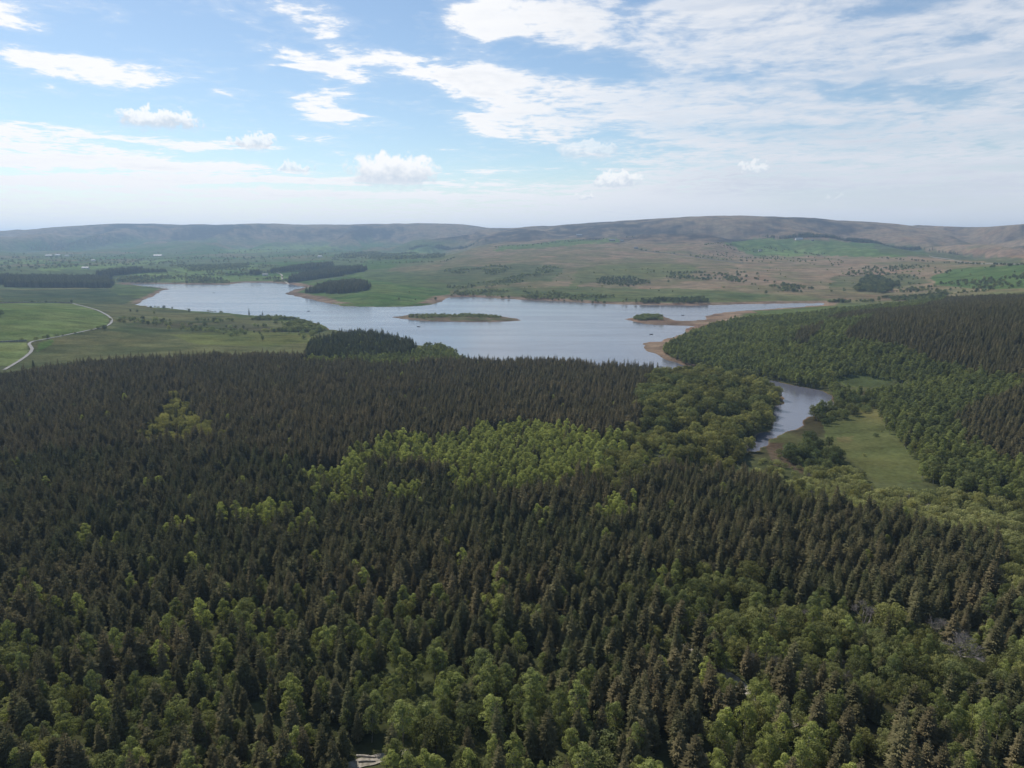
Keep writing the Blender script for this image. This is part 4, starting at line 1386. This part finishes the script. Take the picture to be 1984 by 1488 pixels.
# ------------------------------------------------------------------ stone walls round the fields
def wall(px_pts, label, h=1.5, n=80):
    w = smooth_line([hit(*p)[:2] for p in px_pts], n)
    d = np.gradient(w, axis=0)
    d /= np.linalg.norm(d, axis=1)[:, None] + 1e-9
    nrm = np.stack([-d[:, 1], d[:, 0]], -1)
    V, F = [], []
    z0 = sample(GZ, w[:, 0], w[:, 1])
    rows = ((-.42, -.6), (-.27, h), (.27, h), (.42, -.6))
    for i in range(n):
        for off, hh in rows:
            q = w[i] + nrm[i] * off
            V.append((q[0], q[1], z0[i] + hh + (random.uniform(-.08, .12) if hh > 0 else 0)))
    for i in range(n - 1):
        for k_ in range(3):
            a = i * 4 + k_
            F.append((a, a + 4, a + 5, a + 1))
    b = (n - 1) * 4
    F += [(0, 1, 2, 3), (b + 3, b + 2, b + 1, b)]
    tag(link('stone_wall', mesh('stone wall', V, F, [M_STONE])), label, 'wall', 'field walls')


wall([(-60, 666), (0, 663.5), (30, 662), (52, 661)], 'grey drystone wall between the two left fields by the road')
wall([(-60, 590), (0, 587.5), (60, 586), (138, 587)], 'grey drystone wall along the top of the big left field')
wall([(1190, 473), (1230, 463), (1246, 455)], 'stone wall running up the moor past the small barn', 2.0, 60)
wall([(1380, 472), (1420, 468), (1480, 462), (1500, 460)], 'stone wall along the top of the fell farm fields', 2.0, 60)
wall([(1230, 482), (1290, 490), (1370, 502), (1440, 510)], 'long stone wall slanting down the brown moor', 2.0, 80)
wall([(1800, 496), (1900, 512), (1984, 513)], 'stone wall above the green field at the right edge', 2.0, 60)


# ------------------------------------------------------------------ farms
def box(V, F, x0, x1, y0, y1, z0, z1):
    b = len(V)
    V += [(x0, y0, z0), (x1, y0, z0), (x1, y1, z0), (x0, y1, z0), (x0, y0, z1), (x1, y0, z1), (x1, y1, z1), (x0, y1, z1)]
    F += [(b, b + 3, b + 2, b + 1), (b + 4, b + 5, b + 6, b + 7), (b, b + 1, b + 5, b + 4), (b + 1, b + 2, b + 6, b + 5), (b + 2, b + 3, b + 7, b + 6), (b + 3, b, b + 4, b + 7)]


def house(px, py, L, W, H, rot, wallm, roofm, label, name='farmhouse', chimney=True, windows=4):
    x, y, z = hit(px, py)
    o = empty(name, (x, y, z - .4), rot)
    tag(o, label, 'barn' if name == 'barn' else 'house', 'farm buildings beyond the lake')
    rg_ = W * .36
    V = [(-L / 2, -W / 2, -2), (L / 2, -W / 2, -2), (L / 2, W / 2, -2), (-L / 2, W / 2, -2), (-L / 2, -W / 2, H), (L / 2, -W / 2, H), (L / 2, W / 2, H), (-L / 2, W / 2, H), (-L / 2, 0, H + rg_), (L / 2, 0, H + rg_)]
    F = [(0, 1, 5, 4), (2, 3, 7, 6), (1, 2, 6, 9, 5), (3, 0, 4, 8, 7)]
    link('wall', mesh('house wall', V, F, [wallm]), o)
    V, F = [], []
    e, t = .5, .25
    k_ = rg_ / (W / 2)
    for s in (-1, 1):
        b = len(V)
        for xx in (-L / 2 - e, L / 2 + e):
            V += [(xx, s * (W / 2 + e), H - e * k_ + .03), (xx, 0, H + rg_ + .03), (xx, 0, H + rg_ + t), (xx, s * (W / 2 + e), H - e * k_ + t)]
        F += [(b, b + 1, b + 2, b + 3), (b + 7, b + 6, b + 5, b + 4), (b, b + 4, b + 5, b + 1), (b + 3, b + 2, b + 6, b + 7), (b, b + 3, b + 7, b + 4)]
    rf = link('roof', mesh('house roof', V, F, [roofm]), o)
    if chimney:
        V, F = [], []
        box(V, F, L / 2 - 1.4, L / 2 - .4, -.5, .5, H + rg_ * .6, H + rg_ + 1.3)
        link('chimney', mesh('chimney', V, F, [M_STONE]), rf)
    V, F = [], []
    box(V, F, -.6, .6, -W / 2 - .06, -W / 2 + .02, .4, 2.5)
    link('door', mesh('door', V, F, [M_DOOR]), o)
    for i in range(windows):
        xx = (-.36 + .72 * i / max(1, windows - 1)) * L
        if abs(xx) < 1.4:
            continue
        V, F = [], []
        box(V, F, xx - .6, xx + .6, -W / 2 - .05, -W / 2 + .02, 1.6, 2.9)
        link('window', mesh('window', V, F, [M_WIN]), o)


for a in [
    (112, 495.5, 26, 10, 6, .1, M_WHITE, M_SHEET, 'bright white farmhouse below the left fell'),
    (95, 496.5, 34, 12, 4.5, .05, M_STONE, M_SHEET, 'long pale-roofed barn just left of the white farmhouse', 'barn', False),
    (130, 496.5, 22, 9, 5, -.2, M_WHITE, M_SLATE, 'small white cottage right of the white farmhouse'),
    (181, 506, 16, 9, 5, .2, M_WHITE, M_SLATE, 'lone white cottage on the plain behind the left plantations'),
    (306, 496.5, 44, 14, 4.5, .05, M_STONE, M_SHEET, 'very long pale barn on the plain below the left fell', 'barn', False),
    (166, 521, 24, 10, 4.5, -.05, M_WHITE, M_SHEET, 'white barn behind the dark spruce blocks on the left', 'barn', False),
    (620, 498.5, 22, 10, 6, .1, M_WHITE, M_SHEET, 'white house above the dark plantations behind the lake head'),
    (514, 534.5, 18, 9, 5.5, .3, M_WHITE, M_SLATE, 'white lakeside house among trees at the lake head'),
    (591, 520.5, 14, 8, 5, .1, M_WHITE, M_SLATE, 'small white house between two dark plantations'),
    (1122, 457, 34, 12, 6, .1, M_STONE, M_SHEET, 'higher grey farm on the left end of the brown moor'),
    (1186, 467, 30, 11, 6, -.1, M_STONE, M_SLATE, 'grey farm with trees beside the moor wall'),
    (1205, 468, 18, 9, 5, .2, M_STONE, M_SHEET, 'small outbuilding right of the grey moor farm', 'barn', False),
    (1232, 482, 16, 9, 5, .1, M_STONE, M_SLATE, 'lone stone barn on the brown moor', 'barn', False),
    (1548, 464.5, 36, 12, 6, .05, M_WHITE, M_SHEET, 'pale farm above the green fields of the right fell'),
    (1574, 467, 14, 8, 5, .2, M_STONE, M_SLATE, 'small barn right of the pale fell farm', 'barn', False),
    (1472, 487, 12, 8, 5, .2, M_WHITE, M_SLATE, 'tiny white cottage at the foot of the fell fields'),
]:
    house(*a)


# ------------------------------------------------------------------ boats on the lake
def boat(px, py, rot, label):
    x, y = on_plane(px, py, 0.0)
    o = empty('fishing_boat', (x, y, .02), rot)
    tag(o, label, 'boat', 'small boats on the lake')
    V, F = [], []
    st = 9
    for i in range(st):
        t = i / (st - 1)
        X = -2.6 + 5.2 * t
        w = .95 * (1 - max(0, (t - .45) / .55) ** 2.2) + .02
        sh = .62 + .25 * t ** 2
        for yy, zz in ((-w, sh), (-w * .8, .1), (0, -.18), (w * .8, .1), (w, sh), (w * .88, sh), (0, .12), (-w * .88, sh)):
            V.append((X, yy, zz))
    for i in range(st - 1):
        for k_ in range(8):
            a, b = i * 8 + k_, i * 8 + (k_ + 1) % 8
            F.append((a, b, b + 8, a + 8))
    F += [tuple(range(8))[::-1], tuple(range((st - 1) * 8, st * 8))]
    link('hull', mesh('hull', V, F, [M_BOAT], smooth=False), o)
    for xx in (-1.3, .2):
        V, F = [], []
        box(V, F, xx - .18, xx + .18, -.78, .78, .42, .48)
        link('thwart', mesh('thwart', V, F, [M_BOATIN]), o)
    V, F = [], []
    box(V, F, -2.95, -2.55, -.18, .18, .55, 1.15)
    box(V, F, -2.8, -2.68, -.06, .06, -.3, .56)
    link('outboard_motor', mesh('outboard', V, F, [M_BOAT]), o)


boat(598, 603, .5, 'small dark boat on the lake near the two tall shore trees')
boat(414, 567, 1.2, 'small dark boat near the head of the lake')
boat(811, 633, 2.9, 'small dark boat below the long lake island')
boat(1262, 648, .3, 'small dark boat just off the sandy point')
boat(1323, 611, .1, 'small dark boat in the bay behind the spit')


# ------------------------------------------------------------------ cut logs by the lower track
def log(px, py, L, r, rot, label, lift=0.0):
    x, y, z = hit(px, py)
    o = empty('log', (x, y, z + r + .15 + lift), rot)
    tag(o, label, 'log', 'pale logs in the clearing')
    V, F = [], []
    n, st = 10, 7
    for i in range(st):
        t = i / (st - 1)
        for k_ in range(n):
            a = 2 * math.pi * k_ / n
            q = r * (1.1 - .3 * t) * (1 + .06 * math.sin(k_ * 3 + i * 2.1))
            V.append(((t - .5) * L, q * math.cos(a) + .06 * math.sin(t * 5), q * math.sin(a) + .05 * math.sin(t * 3)))
    for i in range(st - 1):
        for k_ in range(n):
            F.append((i * n + k_, i * n + (k_ + 1) % n, (i + 1) * n + (k_ + 1) % n, (i + 1) * n + k_))
    link('stem', mesh('log stem', V, F, [M_LOG], smooth=True), o)
    for e in (0, st - 1):
        c = [V[e * n + k_] for k_ in range(n)]
        s = -1 if e == 0 else 1
        c = [(q[0] + s * .004, q[1], q[2]) for q in c]
        link('cut_end', mesh('cut end', c, [tuple(range(n)) if s > 0 else tuple(range(n))[::-1]], [M_LOGEND]), o)
    V, F = [], []
    prism(V, F, (L * .1, 0, r * .5), (L * .16, .1, r * 2.2), .05, .03, 5)
    link('branch_stub', mesh('stub', V, F, [M_LOG]), o)


log(709, 1469, 4.2, .24, -.08, 'upper of two pale logs in the clearing on the bottom edge')
log(711, 1478, 3.6, .22, .05, 'lower of two pale logs in the clearing on the bottom edge')


# ------------------------------------------------------------------ single trees one can point at
def lone(px, py, sp, s, tint, label, wide=1.0, name=None, cat=None):
    x, y, z = hit(px, py)
    tree_thing(name or NAME[sp][0], sp, (x, y, z, random.uniform(0, 6.28), s * wide, s, tint), label, cat or NAME[sp][1])


for a in [
    (253, 605, 'broad', .45, .1, 'first dark bush left of the lake tip on the near bank'),
    (266, 606, 'broad', .5, .1, 'second dark bush left of the lake tip on the near bank'),
    (293, 598, 'broad', .5, .2, 'round tree on the near shore, first right of the lake tip'),
    (318, 599, 'broad', .65, .1, 'larger round tree on the near shore, second right of the lake tip'),
    (334, 600, 'broad', .45, .2, 'small round tree on the near shore, third right of the lake tip'),
    (367, 606, 'broad', .6, .1, 'round tree on the near shore, fourth right of the lake tip'),
    (299, 609, 'broad', .45, .2, 'dark bush standing just behind the shoreline trees'),
    (303, 630, 'broad', .6, .3, 'pale round bush in rough grass left of the two dark bushes'),
    (279, 627, 'broad', .55, .5, 'grey thin bush in rough grass above the road bend'),
    (240, 626, 'broad', .5, .5, 'grey bush in rough grass right of the road bend'),
    (371, 630, 'broad', .55, .2, 'small bush just left of the wide dark bush'),
    (397, 634, 'broad', .75, .1, 'wide dark bush in the rough grass below the shore'),
    (328, 640, 'broad', .6, .7, 'pale yellowish bush below the wide dark bush'),
    (483, 612, 'spruce', 1.05, .2, 'tall thin dark pine on the near shore, left of the pair'),
    (509, 617, 'spruce', .95, .2, 'tall wider dark pine on the near shore, right of the pair', 1.4),
    (89, 587, 'broad', .5, .1, 'small dark tree on the top wall of the left field'),
    (108, 587, 'broad', .35, .1, 'smallest bush on the top wall of the left field'),
    (139, 588, 'broad', .6, .1, 'round dark tree where the road leaves the left field'),
    (93, 657, 'broad', .55, .1, 'dark tree beside the road between the two left fields'),
    (203, 640, 'broad', .75, .2, 'wide dark bush at the outside of the road bend'),
    (2, 614, 'broad', .9, .0, 'dark tree in the big left field at the photo edge'),
    (509, 661, 'broad', .55, .1, 'dark tree alone on the yellowish grass above the forest'),
    (65, 711, 'spruce', .8, .1, 'single young conifer standing beside the road at the forest edge'),
    (773, 582, 'broad', .6, .1, 'dark tree on the green peninsula, left of three'),
    (805, 582, 'broad', .45, .1, 'dark tree on the green peninsula, middle of three'),
    (844, 582, 'broad', .8, .1, 'largest dark tree at the right end of the green peninsula'),
    (793, 567, 'shrub', 1.1, .2, 'small bush up the slope of the green peninsula'),
    (1697, 846, 'shrub', .75, .0, 'dark round bush alone in the middle of the creek meadow', 1.1),
    (1467, 533, 'broad', .9, .2, 'round tree on the brown moor above the hedgerow'),
    (1635, 566, 'broad', .8, .3, 'single tree on the moor left of the river flats'),
    (1484, 570, 'broad', .9, .2, 'tree by the far right shore of the lake'),
    (1295, 548, 'broad', .75, .1, 'dark tree at the corner of the moor gully'),
    (1358, 536, 'broad', .7, .1, 'dark tree standing left of the moor hedgerow'),
    (1672, 1222, 'bare', 1.35, .5, 'large pale grey leafless tree at the top of the thicket', 1.0),
    (1808, 1245, 'bare', 1.2, .5, 'thin grey leafless tree between the two larger bare trees', .8),
    (1860, 1290, 'bare', 1.35, .5, 'broad grey leafless tree at the right of the thicket', 1.25),
    (1720, 1232, 'broad', 1.05, .6, 'big olive broadleaf tree right beside the large bare tree', 1.0),
    (1450, 1150, 'broad', .95, .5, 'big rounded olive tree at the top left of the thicket', 1.1),
    (1260, 800, 'broad', .95, 1.0, 'yellowest rounded tree at the left foot of the wooded spur', 1.0),
    (1290, 830, 'broad', .9, .95, 'second yellow tree below the yellowest spur tree', 1.0),
    (1215, 870, 'broad', 1.0, .5, 'large round tree at the right end of the bright birch stand', 1.1),
    (1175, 895, 'broad', .8, .2, 'grey-green round tree at the right end of the bright birch stand', 1.0),
    (1295, 860, 'bare', .95, .5, 'grey leafless tree at the foot of the wooded spur', 1.2),
    (1250, 920, 'bare', .8, .5, 'brown-grey leafless tree below the wooded spur', 1.3),
]:
    lone(*a)

M_BLOSSOM = leaf_mat('white blossom', (0.50, 0.48, 0.40), (0.62, 0.60, 0.50), .3, .15)
x_, y_, z_ = hit(1763, 745)
ob = tree_thing('hawthorn_shrub', 'shrub', (x_, y_, z_, 1.0, 1.3, .9, .5), 'cream-white blossoming shrub at the right end of the upper clearing', 'shrub')
for ch in ob.children:
    if ch.name.startswith('crown'):
        ch.data = ch.data.copy()
        ch.data.materials[0] = M_BLOSSOM


# ------------------------------------------------------------------ the air
def build_haze():
    m = bpy.data.materials.new('hazy air')
    m.use_nodes = True
    k = NT(m.node_tree)
    out = k.n('ShaderNodeOutputMaterial')
    v = k.n('ShaderNodeVolumePrincipled')
    v.inputs['Color'].default_value = (0.52, 0.74, 1.0, 1)
    v.inputs['Density'].default_value = 8.6e-5
    v.inputs['Anisotropy'].default_value = 0.3
    k.put(out.inputs['Volume'], v.outputs[0])
    me = bpy.data.meshes.new('haze')
    bm = bmesh.new()
    bmesh.ops.create_cube(bm, size=1.0)
    zt = max(float(GZ.max()), CAM_H) + 12
    zb = float(GZ.min()) - 1.5
    for q in bm.verts:
        q.co = (q.co.x * 33000, q.co.y * 33000, zb if q.co.z < 0 else zt)
    bm.to_mesh(me)
    bm.free()
    me.materials.append(m)
    tag(link('haze', me), 'pale blue haze lying over the far hills', 'haze', None, 'stuff')


build_haze()
